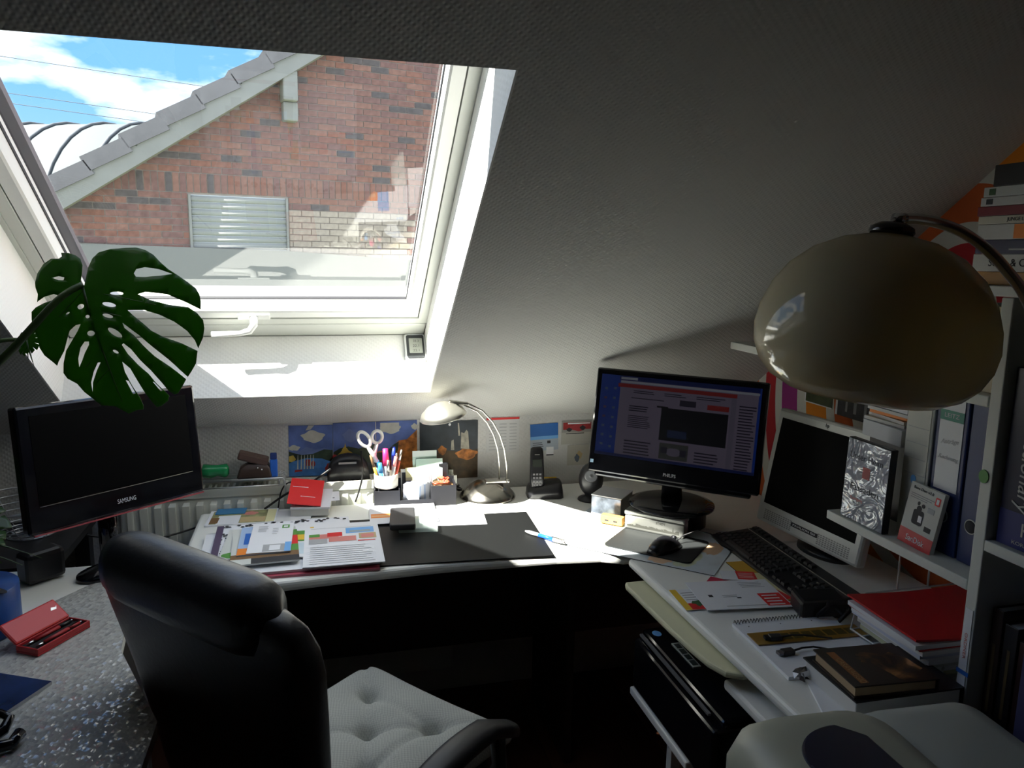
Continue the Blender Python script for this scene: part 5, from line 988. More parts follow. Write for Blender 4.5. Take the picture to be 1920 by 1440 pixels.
for pl_,m_ in ((rect(0.014,0.040,0.030,0.050),INK),(rect(0.012,0.078,0.028,0.088),GREY),(ell(-0.012,0.088,0.003,0.004),INK),(ell(0.0,0.086,0.004,0.004),INK)):
    q=B(); q.prism(pl_,0,0.0006); q.build('icon',[m_],sd)
q=B(); q.prism(rrect(0.024,0.098,0.036,0.114,0.002),0,0.0006); q.prism(rect(0.027,0.101,0.033,0.111),0.0006,0.0009,1); q.build('card_emblem',[RED,WHITE],sd)
# black box + white box + magazines stack
q=B(); q.box(0,-0.055,0,0.20,0.055,0.172); tag(q.build('storage_box',[mat('storage_black',(0.012,0.012,0.013),0.5)],loc=(1.215,1.388,0.9505),bevel=0.002),'black storage box behind the wrapped film case','box')
q=B(); q.box(0,-0.068,0,0.20,0.062,0.036); tag(q.build('white_box',[mat('box_grey_white',(0.52,0.54,0.58),0.5)],loc=(1.195,1.388,1.1235),rot=R(-4),bevel=0.001),'flat grey white box on the black storage box','box')
random.seed(101); zz=1.1605
for i,(c,lab) in enumerate(((CREAM,'cream booklet at the bottom of the small pile on the grey box'),(TAN,'tan booklet in the small pile on the grey box'),(ORG,'orange edged booklet in the small pile on the grey box'),(GREY,'grey booklet in the small pile on the grey box'),(WHITE,'white booklet near the top of the pile on the grey box'),(INK,'dark booklet on top of the pile on the grey box'))):
    sheet('booklet',0.19,0.125-0.01*random.random(),0.007 if i!=4 else 0.012,c,[],lab,'booklet',loc=(1.30+0.006*random.uniform(-1,1),1.385+0.006*random.uniform(-1,1),zz),rz=R(random.uniform(-7,2)),group='booklets on the grey box',edge=c if i in(2,4,5) else mat('page_edges',(0.66,0.66,0.64),0.8)); zz+=0.0082 if i!=4 else 0.013
# photo cards on the gable wall
def gpic(name,y0,z0,y1,z1,base,pat,label,cat): 
    mw=frame((XR-0.0008,(y0+y1)/2,(z0+z1)/2),(0,-1,0),(0,0,1)); return sheet(name,abs(y1-y0),z1-z0,0.001,base,pat,label,cat,mw=mw)
gpic('photo_card',1.885,1.085,2.015,1.150,mat('photo_moss',(0.05,0.07,0.02),0.4,vary=0.4,vscale=30),[(rect(0,0,0.04,1),WHITE),(rect(0,0,1,0.05),WHITE)],'dark green photo card on the swirl wallpaper','photo')
gpic('photo_card',1.70,1.075,1.87,1.150,mat('photo_dim',(0.04,0.045,0.05),0.4,vary=0.6,vscale=40),[(rect(0,0,0.05,1),WHITE),(rect(0.25,0.2,0.3,0.9),GREY),(rect(0.45,0.2,0.52,0.8),GREY),(rect(0.7,0.1,0.76,0.7),GREY)],'grey photo card with pale figures beside the green one','photo')
# ================================================================ books
def book(name,x,y,z,dx,dy,dz,cover,label,flat=True,page=None,grp=None,txt=None,tm=None,spine_x=True,rz=0,ts=0.6,cat='book',tx=0.0):
    """a book whose spine faces -x; dx = how deep, dy = along the shelf, dz = up"""
    bk=empty(name,(x,y,z),rz,label,cat,grp); c=0.002
    pg=page or mat('page_edges',(0.66,0.66,0.64),0.8)
    if flat:
        q=B(); q.box(0.003,-dy/2+0.003,c,dx,dy/2-0.003,dz-c); q.build('pages',[pg],bk)
        q=B(); q.box(0.002,-dy/2,0,dx+0.002,dy/2,c); q.build('cover',[cover],bk); q=B(); q.box(0.002,-dy/2,dz-c,dx+0.002,dy/2,dz); q.build('cover',[cover],bk)
        q=B(); q.box(0,-dy/2,0,0.003,dy/2,dz); q.build('spine',[cover],bk,bevel=0.0008)
        if txt: text(txt,dz*ts,tm or WHITE,bk,(-0.0006,tx,dz/2),(R(90),0,R(-90)))
    else:
        q=B(); q.box(0.003,-dy/2+c,0.003,dx,dy/2-c,dz-0.003); q.build('pages',[pg],bk)
        for s_ in (-1,1): q=B(); q.box(0.002,s_*dy/2-(c if s_>0 else 0),0,dx+0.002,s_*dy/2+(0 if s_>0 else c),dz); q.build('cover',[cover],bk)
        q=B(); q.box(0,-dy/2,0,0.003,dy/2,dz); q.build('spine',[cover],bk,bevel=0.0008)
    return bk
SG='books lying in the stack on the bookcase'
zz=1.4745
C_=lambda n,c,r=0.4: mat('cover_'+n,c,r)
for nm,dy,dz,cv,tx_,tm_,lab,off in (
  ('amber',0.200,0.022,C_('amber2',(0.55,0.26,0.03)),None,None,'amber yellow book at the bottom of the flat stack',0.0),
  ('white1',0.196,0.030,C_('white1',(0.58,0.58,0.54)),'Scott & Carnegie',INK,'white book with dark lettering above the amber one',0.0),
  ('navy',0.200,0.024,C_('navy1',(0.02,0.02,0.07)),None,None,'dark navy book in the middle of the flat stack',-0.004),
  ('whiteorange',0.190,0.026,C_('white2',(0.56,0.56,0.54)),None,None,'white book with an orange spine end in the flat stack',0.0),
  ('cream',0.192,0.014,C_('cream1',(0.58,0.56,0.46)),'JUNGE LITERATUR',INK,'thin cream book in the flat stack',0.0),
  ('wine',0.200,0.016,C_('wine',(0.20,0.015,0.03)),None,None,'wine red book in the flat stack',0.0),
  ('white3',0.190,0.015,C_('white3',(0.55,0.56,0.55)),None,None,'white book with a black mark in the flat stack',0.0),
  ('white4',0.182,0.017,C_('white4',(0.54,0.57,0.55)),None,None,'pale book with a green mark near the top of the flat stack',0.0),
  ('dark',0.17,0.036,C_('black1',(0.015,0.015,0.016)),None,None,'black book on top of the flat stack',-0.012)):
    bk=book('book',1.150,1.050+off,zz,0.17,dy,dz,cv,lab,True,None,SG,tx_,tm_,ts=0.62,tx=0.0)
    if nm=='whiteorange':
        q=B(); q.box(-0.0006,-dy/2,0.001,-0.0001,0.02,dz-0.001); q.build('orange_band',[ORG],bk)
    if nm in('white3','white4'):
        q=B(); q.box(-0.0006,dy/2-0.025,0.003,-0.0001,dy/2-0.012,dz-0.003); q.build('mark',[INK if nm=='white3' else DGREEN],bk)
    if nm=='navy':
        q=B(); q.box(-0.0006,-dy/2,0.006,-0.0001,0.03,0.009); q.build('silver_line',[GREY],bk)
    zz+=dz+0.0006
for i,(y,dy,h,c,lab) in enumerate(((1.128,0.022,0.155,C_('white5',(0.55,0.55,0.52)),'white paperback, leftmost of the small upright books'),(1.104,0.020,0.150,C_('grey5',(0.48,0.48,0.44)),'grey white paperback, second of the small upright books'),(1.080,0.024,0.152,C_('cream5',(0.58,0.48,0.30)),'cream paperback next to the white upright'))):
    bk=book('book',1.145,y,1.2855,0.14,dy,h,c,lab,False,None,'small upright books')
    q=B(); q.box(-0.0008,-0.005,0.08,-0.0001,0.005,0.145); q.build('spine_print',[INK if i<2 else ORG],bk)
# dictionary
dc=book('dictionary',1.135,0.965,1.0355,0.21,0.105,0.305,C_('dictionary',(0.006,0.008,0.035),0.3),'thick dark blue dictionary upright in the bookcase',False)
q=B(); q.box(-0.0006,-0.052,0.0,-0.0001,0.052,0.062); q.build('blue_panel',[C_('dict_blue',(0.02,0.025,0.16))],dc)
text('Encyclopedic Dictionary',0.040,mat('title_silver',(0.50,0.50,0.50),0.4),dc,(-0.0008,0.010,0.195),(R(90),R(90),R(-90)),width=0.36,shear=0.15).location.z=0.245
text('K',0.034,mat('title_silver',(0.50,0.50,0.50),0.4),dc,(-0.0010,-0.002,0.034),(R(90),0,R(-90)))
text('KOREWA',0.009,mat('title_silver',(0.50,0.50,0.50),0.4),dc,(-0.0010,-0.002,0.010),(R(90),0,R(-90)),width=0.048)
bk=book('dictionary',1.14,0.85,1.0355,0.20,0.11,0.30,C_('black2',(0.01,0.01,0.012)),'black thick book to the right of the dark blue dictionary',False)
# lower bay
for i,(y,dy,h,c,lab) in enumerate(((1.008,0.022,0.255,C_('brown2',(0.03,0.014,0.010)),'dark brown book against the white upright'),(0.982,0.026,0.235,C_('black3',(0.012,0.010,0.012)),'black book, second from the white upright in the lower bay'),(0.952,0.030,0.215,C_('maroon',(0.028,0.010,0.010)),'maroon black book left of the violet one'))):
    bk=book('book',1.150+0.004*i,y,0.6555,0.16,dy,h,c,lab,False,None,'dark books in the lower bay')
    q=B(); q.box(-0.0006,-0.003,0.06,-0.0001,0.003,0.19); q.build('spine_lettering',[mat('spine_gold_dim',(0.10,0.07,0.03),0.4)],bk)
vb_=book('book',1.125,0.888,0.6555,0.19,0.085,0.285,C_('violet',(0.06,0.06,0.15)),'violet blue book with a pale emblem in the lower bay',False)
for k in range(9):
    a=R(20*k-80); q=B(); q.T=Matrix.Translation((-0.0010,0.018,0.215))@Matrix.Rotation(R(-90),4,'Z')@Matrix.Rotation(R(90),4,'X')@Matrix.Rotation(a,4,'Z'); q.prism([(-0.002,0.004),(0.002,0.004),(0.004,0.022),(-0.004,0.022)],0,0.0006); q.build('emblem_petal',[mat('emblem_pale',(0.45,0.5,0.48),0.5)],vb_)
# ================================================================ arc lamp
al=empty('arc_lamp',(1.035,0.72,0),0,'chrome arc floor lamp with a big glossy mushroom shade','lamp')
def W2L(p,o=(1.035,0.72,0)): return tuple(Vector(p)-Vector(o))
q=B(); q.lathe([(0,0),(0.075,0),(0.075,0.03),(0.07,0.035),(0,0.035)],40); q.build('base',[mat('lamp_base_black',(0.02,0.02,0.02),0.3)],al)
path=[(1.035,0.72,0.03),(1.035,0.72,0.6),(1.036,0.735,0.95),(1.038,0.775,1.15),(1.044,0.85,1.315),(1.050,0.935,1.450),(1.036,0.968,1.500),(1.015,0.995,1.536),(0.985,1.013,1.560),(0.951,1.027,1.573),(0.915,1.034,1.578),(0.886,1.038,1.577)]
pts=[]
cu=[Vector(W2L(p)) for p in path]
for i in range(len(cu)-1):
    p0=cu[max(0,i-1)];p1=cu[i];p2=cu[i+1];p3=cu[min(len(cu)-1,i+2)]
    for k in range(5):
        t=k/5; pts.append(0.5*((2*p1)+(p2-p0)*t+(2*p0-5*p1+4*p2-p3)*t*t+(3*p1-p0-3*p2+p3)*t**3))
pts.append(cu[-1])
q=B(); q.tube(pts,0.0085,12); q.build('arc_tube',[mat('chrome_soft',(0.85,0.86,0.88),0.25,1.0)],al)
q=B(); q.tube([W2L((0.900,1.037,1.577)),W2L((0.882,1.039,1.577))],0.0098,12); q.build('end_cap',[CHROME],al)
SHM_=mat('shade_acrylic',(0.74,0.66,0.44),0.10,0.0,0.5,coat=0.3)
t=SHM_.node_tree; tl_=t.nodes.new('ShaderNodeBsdfTranslucent'); tl_.inputs[0].default_value=(0.78,0.68,0.42,1); mx_=t.nodes.new('ShaderNodeMixShader'); mx_.inputs[0].default_value=0.42
t.links.new(t.nodes['Principled BSDF'].outputs[0],mx_.inputs[1]); t.links.new(tl_.outputs[0],mx_.inputs[2]); t.links.new(mx_.outputs[0],t.nodes['Material Output'].inputs[0])
prof=[(0.0,0.142),(0.03,0.141),(0.07,0.132),(0.11,0.112),(0.142,0.083),(0.163,0.050),(0.176,0.012),(0.180,-0.020),(0.176,-0.050),(0.163,-0.078),(0.142,-0.100),(0.110,-0.116),(0.094,-0.120),(0.092,-0.117),(0.108,-0.113),(0.139,-0.097),(0.159,-0.076),(0.172,-0.049),(0.176,-0.020),(0.172,0.012),(0.159,0.048),(0.139,0.080),(0.108,0.108),(0.07,0.128),(0.03,0.137),(0.0,0.138)]
sh_loc=W2L((0.858,1.035,1.412))
q=B(); q.lathe(prof,64); sho=q.build('shade',[SHM_],al,sh_loc,(R(0),R(7),0))
q=B(); q.lathe([(0,0.160),(0.020,0.160),(0.032,0.153),(0.034,0.146),(0.030,0.140),(0,0.140)],32); q.build('top_cap',[mat('cap_black_chrome',(0.10,0.10,0.10),0.2,0.9)],al,sh_loc,(R(0),R(7),0))
q=B(); q.tube([W2L((0.884,1.037,1.577)),W2L((0.876,1.037,1.568))],0.005,10); q.build('swivel',[CHROME],al)
# ================================================================ beige printer at lower right
pr_=empty('beige_printer',(0.71,0.70,0.672),R(-3),'beige desktop printer with a dark blue front in the lower right corner','printer')
BEI=mat('printer_beige',(0.40,0.40,0.31),0.45); BEI2=mat('printer_grey',(0.40,0.42,0.39),0.45)
# left lobe with the blue window, right lid
def lobe(b,x0,x1,y0,y1,z0,z1,r,mi=0):
    secs=[]
    for z,k in ((z0,0.0),(z1-0.06,0.0),(z1-0.025,0.010),(z1-0.006,0.030),(z1,0.055)):
        secs.append([(x,y,z) for x,y in rrect(x0+k,y0+k*0.3,x1-k,y1-k,r)])
    b.loft(secs,mi,True)
q=B(); lobe(q,-0.175,0.085,-0.24,0.200,0,0.198,0.055); q.build('body',[BEI],pr_)
q=B(); lobe(q,0.02,0.262,-0.24,0.212,0,0.182,0.03); q.build('lid',[BEI2],pr_)
q=B(); n=14; ptsw=[]
for i in range(n+1):
    a=R(180-90*i/n*1.0); ptsw.append((-0.030+0.085*math.cos(a), 0.055+0.075*math.sin(a)))
outl=[(-0.115,-0.235)]+ptsw+[(0.0,0.10),(0.015,-0.235)]
q.prism(outl,0.190,0.2008); q.build('front_window',[mat('printer_navy',(0.010,0.012,0.035),0.25)],pr_,bevel=0.003)
q=B(); q.loft([[(x,y,0.150) for x,y in rrect(0.262,-0.24,0.292,0.10,0.012)],[(x,y,0.168) for x,y in rrect(0.262,-0.24,0.290,0.098,0.012)]]); q.build('paper_guide',[mat('guide_lavender',(0.34,0.36,0.45),0.4)],pr_)
# cabinet below
cb=empty('printer_cabinet',(0.71,0.69,0),R(-3),'dark low cabinet carrying the beige printer','cabinet')
q=B(); q.box(-0.19,-0.26,0.02,0.24,0.20,0.669); q.build('carcass',[mat('cabinet_dark',(0.035,0.022,0.016),0.5)],cb)
q=B(); q.box(-0.205,-0.25,0.04,-0.191,0.19,0.64); dd=q.build('door',[mat('cabinet_dark2',(0.04,0.025,0.018),0.5)],cb)
q=B(); q.tube([(-0.206,0.15,0.35),(-0.216,0.15,0.35),(-0.216,0.15,0.45),(-0.206,0.15,0.45)],0.003,6); q.build('handle',[STEEL],dd)
# ================================================================ things on the side desk
pc=empty('pen_case',(-0.538,1.625,DZ+0.0005),R(60),'open red pen case with two red and chrome pens on the side desk','pen case')
pc.scale=(0.78,0.78,0.78)
RL=mat('case_red',(0.55,0.02,0.02),0.35); RLD=mat('case_red_side',(0.40,0.015,0.02),0.4)
q=B(); q.box(-0.082,-0.045,0,0.082,0.024,0.006); q.box(-0.082,-0.045,0.006,0.082,-0.040,0.020); q.box(-0.082,0.020,0.006,0.082,0.024,0.020); q.box(-0.082,-0.040,0.006,-0.077,0.020,0.020); q.box(0.077,-0.040,0.006,0.082,0.020,0.020); q.build('tray',[RLD],pc,bevel=0.002)
q=B(); q.box(-0.077,-0.040,0.006,0.077,0.020,0.013); q.build('lining',[mat('velvet_black',(0.012,0.010,0.012),0.9)],pc)
q=B(); q.T=Matrix.Translation((0,0.026,0.016))@Matrix.Rotation(R(38),4,'X'); q.box(-0.082,0,0,0.082,0.068,0.010); q.build('lid',[RL],pc,bevel=0.005)
q=B(); q.T=Matrix.Translation((0,0.026,0.016))@Matrix.Rotation(R(38),4,'X'); q.prism([(0.05,0.038),(0.056,0.046),(0.068,0.042),(0.073,0.046),(0.066,0.036)],0.0102,0.0108); q.build('lid_emblem',[STEEL],pc)
for i,y in enumerate((-0.026,0.004)):
    cs=math.cos(R(60)); sn=math.sin(R(60)); base=Vector((-0.538,1.625,DZ+0.0005)); o_=Vector((-sn*y, cs*y,0.0185))*0.78
    pe=empty('ballpoint_pen',base+o_,R(60),('red and chrome pen nearer the front of the red case','red and chrome pen nearer the lid of the red case')[i],'pen','pens in the red case')
    pe.scale=(0.78,0.78,0.78)
    for nm,a,c_,r0,r1,m in (('tip',-0.068,-0.045,0.0018,0.0045,CHROME),('barrel',-0.045,0.030,0.0048,0.0048,DRED),('cap',0.030,0.066,0.0048,0.004,BLACK if i else DRED),('button',0.066,0.072,0.0028,0.0028,CHROME)):
        q=B(); q.tube([(a,0,0),(c_,0,0)],[r0,r1],12); q.build(nm,[m],pe)
    q=B(); q.box(0.028,-0.0015,0.0045,0.064,0.0015,0.0062); q.build('clip',[CHROME],pe)
bt=empty('blue_tin',(-0.700,1.690,DZ+0.001),0,'round blue tin with an orange mark at the left picture edge','tin',rot=(0,0,R(20)))
q=B(); q.lathe([(0,0),(0.085,0),(0.086,0.002),(0.086,0.095),(0.084,0.097),(0,0.097)],48); q.build('body',[mat('tin_blue',(0.012,0.06,0.24),0.35,vary=0.35,vscale=14)],bt)
q=B(); q.T=Matrix.Translation((0.0,0,0.0973)); q.prism(ell(0.03,-0.025,0.012,0.035,18,R(35)),0,0.0006); q.build('orange_mark',[mat('tin_orange',(0.60,0.22,0.05),0.4)],bt)
q=B(); q.T=Matrix.Translation((0.0,0,0.0973)); q.prism(ell(0.045,-0.045,0.010,0.030,18,R(35)),0,0.0005); q.build('black_mark',[INK],bt)
q=B(); q.lathe([(0,0),(0.04,0),(0.055,0.02),(0.06,0.06),(0.057,0.061),(0.05,0.02),(0,0.01)],32); tag(q.build('white_bowl',[mat('bowl_white',(0.55,0.52,0.56),0.4)],loc=(-0.690,1.520,DZ+0.001)),'pale round bowl cut off by the left picture edge','bowl')
sheet('blue_magazine',0.16,0.21,0.006,mat('mag_navy',(0.012,0.03,0.10),0.25,vary=0.5,vscale=12),[(blob(0.45,0.6,0.25,0.2),BLUE),(rect(0.62,0.08,0.85,0.14),GREY)],'glossy dark blue magazine at the left edge of the side desk','magazine',loc=(-0.602,1.385,DZ+0.0005),rz=R(-27),edge=mat('mag_edge',(0.45,0.46,0.5),0.5))
ev=empty('tape_dispenser',(-0.510,1.235,DZ+0.0005),R(25),'black curled wire figure lying at the lower left corner','figure')
q=B(); q.tube([(0.045,0.02,0.014),(0.03,0.0,0.012),(0.005,0.004,0.012),(-0.01,0.03,0.012),(0.005,0.055,0.03),(0.025,0.062,0.035),(0.035,0.048,0.030),(0.025,0.035,0.02),(0.0,0.03,0.014),(-0.03,0.01,0.010),(-0.04,-0.02,0.010)],[0.010,0.009,0.010,0.012,0.010,0.008,0.008,0.009,0.012,0.012,0.010],10); q.build('body',[GLOSS],ev)
q=B(); q.tube([(-0.04,-0.02,0.010),(-0.03,-0.05,0.012),(-0.005,-0.055,0.012),(0.0,-0.04,0.010)],0.008,10); q.build('tail',[GLOSS],ev)
# side table + wire basket at far left
sb=empty('black_side_table',(-0.98,2.24,0),0,'low black side table in the left corner behind the television','table')
q=B(); q.box(-0.30,-0.18,0.70,0.32,0.20,0.72); q.build('top',[BLACK],sb)
for x in (-0.28,0.29):
    for y in (-0.16,0.17): q=B(); q.box(x-0.02,y-0.02,0,x+0.02,y+0.02,0.70); q.build('leg',[BLACK],sb)
bs_=empty('wire_basket',(-0.79,2.30,0.7205),0,'shallow round wire mesh basket in the left corner','basket')
for k in range(9):
    r=0.05+0.014*k; z=0.004+0.10*(k/8)**1.6; q=B(); q.tube([(r*math.cos(a),r*math.sin(a)*0.9,z) for a in [2*PI*i/36 for i in range(36)]],0.0016 if k<8 else 0.003,5,closed=True); q.build('ring_wire' if k<8 else 'rim',[WIRE],bs_)
for k in range(16):
    a=2*PI*k/16; q=B(); q.tube([((0.05+0.014*j)*math.cos(a),(0.05+0.014*j)*math.sin(a)*0.9,0.004+0.10*(j/8)**1.6) for j in range(9)],0.0012,5); q.build('spoke',[WIRE],bs_)
q=B(); q.tube([(0.05*math.cos(a),0.045*math.sin(a),0.0022) for a in [2*PI*i/24 for i in range(24)]],0.002,5,closed=True); q.build('base_ring',[WIRE],bs_)
# ================================================================ thermometer on the sill face
TM=CEILM@Matrix.Translation((0.2955,OU0+0.0042,0.150))@Matrix(((1,0,0,0),(0,0,1,0),(0,1,0,0),(0,0,0,1)))   # x, outward(up in picture), out of the sill face
th=mempty('thermometer',TM,'small digital thermometer with dark face on the sill corner','thermometer')
q=B(); q.prism(rrect(-0.033,-0.046,0.033,0.046,0.008),0,0.012); q.build('case',[mat('thermo_white',(0.75,0.76,0.74),0.4)],th,bevel=0.002)
q=B(); q.prism(rrect(-0.027,-0.040,0.028,0.042,0.006),0.012,0.0135); q.build('face',[mat('thermo_dark',(0.025,0.028,0.03),0.4)],th)
q=B(); q.prism(rrect(-0.019,-0.022,0.022,0.030,0.002),0.0135,0.0139); q.build('display',[mat('thermo_lcd',(0.36,0.38,0.33),0.4)],th)
for tx_,y,s_ in (('33.3',0.020,0.011),('22.1',0.003,0.013),('22.1',-0.013,0.013)): text(tx_,s_,mat('lcd_digit',(0.10,0.11,0.10),0.5),th,(0.003,y,0.0142))
# ================================================================ monstera
LEAFM=bpy.data.materials.new('monstera_leaf'); LEAFM.use_nodes=True; t=LEAFM.node_tree; t.nodes.clear()
o_=t.nodes.new('ShaderNodeOutputMaterial'); pb=t.nodes.new('ShaderNodeBsdfPrincipled'); pb.inputs['Base Color'].default_value=(0.018,0.055,0.010,1); pb.inputs['Roughness'].default_value=0.35
tl=t.nodes.new('ShaderNodeBsdfTranslucent'); tl.inputs[0].default_value=(0.10,0.28,0.015,1)
mxs=t.nodes.new('ShaderNodeMixShader'); mxs.inputs[0].default_value=0.40; t.links.new(pb.outputs[0],mxs.inputs[1]); t.links.new(tl.outputs[0],mxs.inputs[2]); t.links.new(mxs.outputs[0],o_.inputs[0])
STEMM=mat('monstera_stem',(0.04,0.075,0.02),0.4)
OUT=[(640,385),(650,330),(665,250),(695,180),(740,135),(820,105),(920,92),(1010,92),(1090,115),(1150,150),(1200,205),(1255,255),(1325,300),(1400,350),(1470,400),(1500,445),(1510,500),(1508,560),(1400,508),(1250,445),(1100,432),(1040,448),(1130,490),(1260,522),(1410,540),(1480,585),(1525,640),(1532,700),(1520,770),(1482,848),(1460,790),(1400,720),(1300,650),(1200,600),(1090,568),(955,566),(1000,605),(1080,665),(1140,720),(1220,765),(1350,810),(1476,868),(1460,960),(1420,1020),(1387,1062),(1330,1012),(1250,932),(1150,843),(1060,763),(980,708),(915,660),(930,700),(1010,757),(1080,832),(1160,912),(1260,988),(1372,1080),(1340,1130),(1300,1185),(1275,1195),(1240,1172),(1190,1098),(1130,1018),(1050,938),(980,858),(920,813),(908,826),(950,892),(1030,972),(1110,1042),(1160,1112),(1210,1170),(1238,1205),(1230,1240),(1180,1285),(1150,1292),(1078,1190),(1022,1095),(967,1003),(905,950),(923,1030),(973,1130),(1033,1222),(1055,1280),(1050,1310),(1000,1315),(960,1330),(930,1342),(890,1320),(840,1290),(740,1280),(680,1230),(610,1180),(555,1120),(480,1080),(455,1040),(460,965),(482,872),(532,792),(582,722),(610,672),(560,682),(512,722),(490,790),(468,872),(425,955),(415,985),(390,960),(330,910),(290,850),(270,760),(240,720),(220,640),(218,580),(258,548),(330,517),(400,492),(440,462),(400,448),(330,470),(280,500),(270,508),(275,450),(250,400),(242,360),(260,290),(310,220),(370,180),(425,178),(445,160),(438,132),(490,132),(545,150),(590,180),(612,230),(612,300),(605,350),(622,384)]
HOL=[[(380,325),(430,312),(470,320),(465,342),(430,342)],[(1000,290),(1020,258),(1090,245),(1190,258),(1285,290),(1200,308),(1100,320),(1020,316)],[(580,998),(575,930),(600,850),(640,805),(680,805),(680,830),(640,890),(610,950)],[(684,1188),(678,1110),(705,1030),(740,962),(762,960),(732,1020),(695,1110)],[(925,1090),(948,1096),(1000,1190),(976,1194)],[(1135,1100),(1150,1108),(1198,1168),(1185,1172)]]
for cx,cy,rx,ry,ro in ((875,441,46,13,0),(825,527,46,16,10),(610,543,32,19,-8),(500,590,16,7,-30),(672,620,19,13,0),(817,612,36,14,15),(698,745,32,20,0),(865,737,58,21,35),(865,878,22,10,30)): HOL.append(ell(cx,cy,rx,ry,14,R(ro)))
LS=1.45/1432/4        # metres per traced unit at the leaf's real distance
def leaf_mesh(name,out,hol,scale,bend,parent,mw,fold=0.12,ctr=(760,620)):
    loops=[[( (x-625)*scale, -(y-385)*scale) for x,y in l] for l in [out]+hol]
    vs=[];ed=[]
    for l in loops:
        # densify
        k=len(vs); dense=[]
        for i,p in enumerate(l):
            q_=l[(i+1)%len(l)]; d=math.hypot(q_[0]-p[0],q_[1]-p[1]); m_=max(1,int(d/0.012))
            for j in range(m_): dense.append((p[0]+(q_[0]-p[0])*j/m_,p[1]+(q_[1]-p[1])*j/m_))
        vs+=dense; ed+=[(k+i,k+(i+1)%len(dense)) for i in range(len(dense))]
    xs=[v[0] for v in vs]; ys=[v[1] for v in vs]; g=0.014; x=min(xs)
    while x<max(xs):
        y=min(ys)
        while y<max(ys): vs.append((x+0.3*g*math.sin(57*y),y+0.3*g*math.sin(43*x))); y+=g
        x+=g
    res=delaunay_2d_cdt([Vector(v) for v in vs],ed,[],0,1e-6)
    vv=res[0]
    def inside(p,l):
        c=False; j=len(l)-1
        for i in range(len(l)):
            if (l[i][1]>p[1])!=(l[j][1]>p[1]) and p[0]<(l[j][0]-l[i][0])*(p[1]-l[i][1])/(l[j][1]-l[i][1])+l[i][0]: c=not c
            j=i
        return c
    def on_leaf(p): return inside(p,loops[0]) and not any(inside(p,h) for h in loops[1:])
    ff=[f for f in res[2] if on_leaf((sum(vv[i].x for i in f)/len(f),sum(vv[i].y for i in f)/len(f)))]
    # midrib runs from the petiole towards lower right
    mr=Vector((0.30,-0.95)).normalized(); nr=Vector((-mr.y,mr.x))
    b=B(); P=[]
    for v in vv:
        a=v.dot(mr); s=v.dot(nr); z=-fold*abs(s)**1.0*0.55 - bend*a*a + 0.004*math.sin(s*60+a*20)
        P.append((v.x,v.y,z))
    n=len(P); top=[(x,y,z+0.0004) for x,y,z in P]; bot=[(x,y,z-0.0004) for x,y,z in P]
    fs=[tuple(f) for f in ff]; cnt={}
    for f in fs:
        for i in range(len(f)):
            e=tuple(sorted((f[i],f[(i+1)%len(f)]))); cnt[e]=cnt.get(e,0)+1
    side=[(e[0],e[1],n+e[1],n+e[0]) for e,c in cnt.items() if c==1]
    b.add(top+bot,fs+[tuple(n+i for i in reversed(f)) for f in fs]+side,0,True)
    o=b.build(name,[LEAFM],parent); o.matrix_local=mw
    rib=B(); L_=0.23*scale/LS
    rib.tube([(mr.x*L_*k/8,mr.y*L_*k/8,-bend*(L_*k/8)**2+0.001) for k in range(9)],[0.0032*(1-0.85*k/8) for k in range(9)],6)
    for s_ in (-1,1):
        for k in range(5):
            a0=L_*(0.04+0.17*k); d=(mr*0.55+nr*s_).normalized(); ln=0.14*(1-0.12*k)*scale/LS
            if not on_leaf(mr*a0+d*ln): ln*=0.5
            if not all(on_leaf(mr*a0+d*ln*j/4) for j in range(1,5)): continue
            rib.tube([(mr.x*a0+d.x*ln*j/4,mr.y*a0+d.y*ln*j/4,-bend*a0*a0-fold*0.55*abs((mr*a0+d*ln*j/4).dot(nr))+0.0012) for j in range(5)],0.0008,5)
    rib.build('vein',[STEMM],o)
    return o
POT=(-0.98,1.72,0)
pl=empty('monstera_plant',POT,0,'monstera with large split leaves in front of the skylight at left','plant')
def PL(p): return Vector(p)-Vector(POT)
q=B(); q.lathe([(0,0),(0.13,0),(0.15,0.02),(0.17,0.26),(0.18,0.28),(0.165,0.29),(0.155,0.26),(0,0.25)],36,(0,0,0)); q.build('pot',[mat('pot_dark',(0.015,0.016,0.018),0.4)],pl,(0,0,DZ+0.0005))
q=B(); q.lathe([(0,0),(0.150,0),(0.150,0.012),(0.08,0.018),(0,0.02)],28); q.build('soil',[mat('soil_dark',(0.02,0.013,0.008),0.95,bump=0.6)],pl,(0,0,DZ+0.245))
# the big leaf: petiole joins at the sinus
c0=Vector((-0.429,1.617,1.443))
big=frame(PL(c0),(0.955,-0.29,0.02),(0.07,0.20,0.97))
leaf_mesh('leaf',OUT,HOL,LS,0.5,pl,big,0.10)
def petiole(pts,r0,r1):
    cu=[PL(p) for p in pts]; out=[]
    for i in range(len(cu)-1):
        p0=cu[max(0,i-1)];p1=cu[i];p2=cu[i+1];p3=cu[min(len(cu)-1,i+2)]
        for k in range(6):
            t=k/6; out.append(0.5*((2*p1)+(p2-p0)*t+(2*p0-5*p1+4*p2-p3)*t*t+(3*p1-p0-3*p2+p3)*t**3))
    out.append(cu[-1]); q=B(); n=len(out); q.tube(out,[r0+(r1-r0)*i/(n-1) for i in range(n)],8); q.build('petiole',[STEMM],pl)
petiole([(-0.96,1.72,0.97),(-0.80,1.68,1.10),(-0.66,1.62,1.225),(-0.555,1.595,1.32),(-0.47,1.600,1.415),(-0.429,1.615,1.445)],0.010,0.006)
